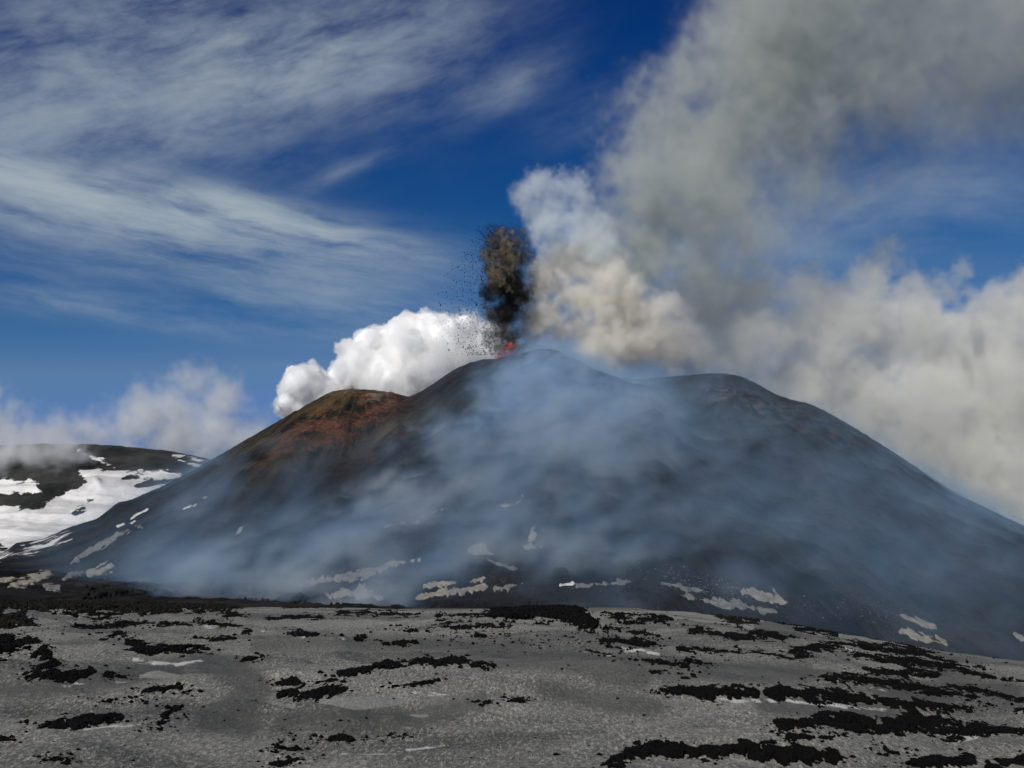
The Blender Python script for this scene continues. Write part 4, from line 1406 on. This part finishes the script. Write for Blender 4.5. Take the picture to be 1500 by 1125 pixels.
def cloud_veil():
    puffs = [(690, 478, 16), (705, 490, 20), (670, 490, 20), (715, 505, 22), (690, 515, 26), (660, 520, 26), (680, 462, 8), (640, 545, 26), (735, 515, 20)]
    lo, hi, sd, ax, shp = puff_field(puffs, 1500, 2.6, 6, 17, warp=4.0, warp_len=14, pad=1.6, kids=7)
    n = fft_noise(shp, 1.9, 9, seed=171)
    d = smooth01((-sd + 4 * n + 4) / 18.0)
    volume("cloud_veil", "soft white edge of the big cloud beside the ash jet", lo, hi, fade_edges(d.astype(np.float32), 2), mat_volume("cloud_vapour", (0.985, 0.985, 0.98), 0.05), "cloud")


ash_column()
cloud_veil()
steam_puff()
vent_smoke()
high_plume()
smoke_bank()
left_mist()
grey_wisp()
slope_smoke("gas_stream", "pale blue gas stream pouring down the slope from the vent", (-190, 190), (940, 1250), (30, 262), 2.3,
            [(808, 530, 34, 16, 0, 1.2), (770, 555, 50, 28, -40, 1.1), (715, 615, 85, 20, -47, 1.5), (645, 680, 90, 20, -44, 1.6), (585, 728, 80, 18, -40, 1.3), (520, 770, 60, 16, -36, 0.7), (820, 580, 70, 50, 0, 0.9), (760, 640, 90, 60, -40, 0.6), (890, 600, 70, 40, 20, 0.5)],
            12.0, 201, mat_gas("blue_gas", (0.46, 0.66, 0.88), (0.72, 0.81, 0.88), 0.070, 0.2, 1.2), 0.50, 0.46)
slope_smoke("slope_smoke", "wide blue smoke veil hanging over the volcano's front slope", (-470, 560), (600, 1250), (-75, 235), 4.4,
            [(500, 790, 120, 34, -30, 0.9), (430, 830, 130, 40, -22, 1.1), (320, 840, 110, 36, -12, 1.0), (240, 815, 70, 40, -20, 0.7), (315, 715, 42, 38, -50, 0.55), (290, 770, 60, 45, -40, 0.6), (430, 700, 55, 32, -40, 0.5), (400, 770, 80, 40, -30, 0.6),
             (800, 620, 130, 80, -10, 0.7), (620, 760, 110, 60, -25, 0.5), (1180, 700, 150, 60, 25, 0.25), (930, 700, 90, 60, 0, 0.35), (160, 840, 70, 22, -15, 0.45), (900, 840, 340, 70, 4, 0.42), (1380, 880, 260, 110, 30, 0.36), (1060, 760, 160, 90, 10, 0.25), (200, 780, 130, 70, -30, 0.22), (560, 680, 90, 60, -35, 0.14)],
            20.0, 211, mat_gas("blue_smoke", (0.40, 0.61, 0.83), (0.72, 0.80, 0.85), 0.0165, 0.3, 1.3), 0.72, 0.84,
            sheet=[(728, 532), (800, 505), (900, 530), (1060, 515), (1180, 550), (1330, 640), (1500, 735), (1620, 840), (1540, 900), (1350, 870), (1150, 870), (900, 850), (700, 845), (480, 862), (350, 860), (300, 845), (420, 805), (480, 775), (530, 742), (590, 697), (650, 640), (690, 590)])

# ------------------------------------------------------------------ thrown lava: glowing fountain, bombs, falling fragments
def shards(name, pts, mat, label, cat=None, kind=None, group=None):
    V, Fc = [], []
    tet = np.array([(1, 0, -0.4), (-0.5, 0.87, -0.4), (-0.5, -0.87, -0.4), (0, 0, 1.0), (0.1, 0.2, -1.0)])
    tri = [(0, 1, 3), (1, 2, 3), (2, 0, 3), (1, 0, 4), (2, 1, 4), (0, 2, 4)]
    c0 = np.mean([p[0] for p in pts], 0)
    for c, r in pts:
        b = len(V)
        s = np.array([random.uniform(.6, 1.4), random.uniform(.6, 1.4), random.uniform(.6, 1.5)])
        for p in tet:
            V.append(tuple(c - c0 + p * s * r))
        Fc += [tuple(b + i for i in t) for t in tri]
    me = bpy.data.meshes.new(name)
    me.from_pydata(V, [], Fc)
    me.materials.append(mat)
    o = bpy.data.objects.new(name, me)
    o.location = c0
    COL.objects.link(o)
    tag(o, label, cat, group, kind)
    return o


def thrown():
    D = 1200
    g = random.Random(5)
    pts = []
    while len(pts) < 4200:
        t = g.random() ** 1.25                        # 0 at the vent, 1 at the top
        y = 520 - t * 190
        x = 730 - abs(g.gauss(0, 1)) * (14 + 26 * math.sin(math.pi * min(1, 0.18 + t * 0.9))) + g.gauss(0, 5)
        if x < 630 or (x < 715 and y > 532 - (715 - x) * 0.10):
            continue
        if g.random() < 0.2:
            x = 738 + g.gauss(0, 16)
        pts.append((P(x, y, D + g.gauss(-10, 12)), 0.24 + min(g.expovariate(1 / 0.15), 0.8)))
    shards("lava_fragments", pts, M_lava, "spray of black lava fragments around the left of the ash jet", kind="stuff")
    # larger bombs flung clear of the jet, one object each
    for i in range(36):
        t = g.random()
        x = 712 - abs(g.gauss(0, 1)) * 38
        y = g.uniform(370, 515)
        s = g.uniform(0.5, 0.85)
        c = P(x, y, D + g.gauss(-5, 15))
        shards("lava_bomb", [(c, s)], M_lava, "small black lava bomb in flight left of the ash jet", "lava bomb", None, "lava bombs flying left of the ash jet")
    n = Nodes("incandescent_lava")
    em = n.N.new("ShaderNodeEmission")
    f = n.noise(0.35, 3, 0.6)
    n.L.new(n.mix(n.ramp(f, 0.4, 0.6), (0.45, 0.035, 0.012), (0.85, 0.13, 0.03)), em.inputs["Color"])
    em.inputs["Strength"].default_value = 0.55
    n.L.new(em.outputs[0], n.out.inputs["Surface"])
    hot = []
    for _ in range(200):
        t = g.random() ** 1.4
        x = 738 + t * 8 + g.gauss(0, 4 + 6 * (1 - t))
        y = 529 - t * 26 - g.random() * 3
        hot.append((P(x, y, 1188 + g.gauss(0, 5)), 0.35 + g.expovariate(1 / 0.35)))
    shards("lava_fountain", hot, n.m, "red glowing lava spatter at the vent under the ash jet", kind="stuff")


thrown()
print("scene built in %.1f s" % (time.time() - T0))
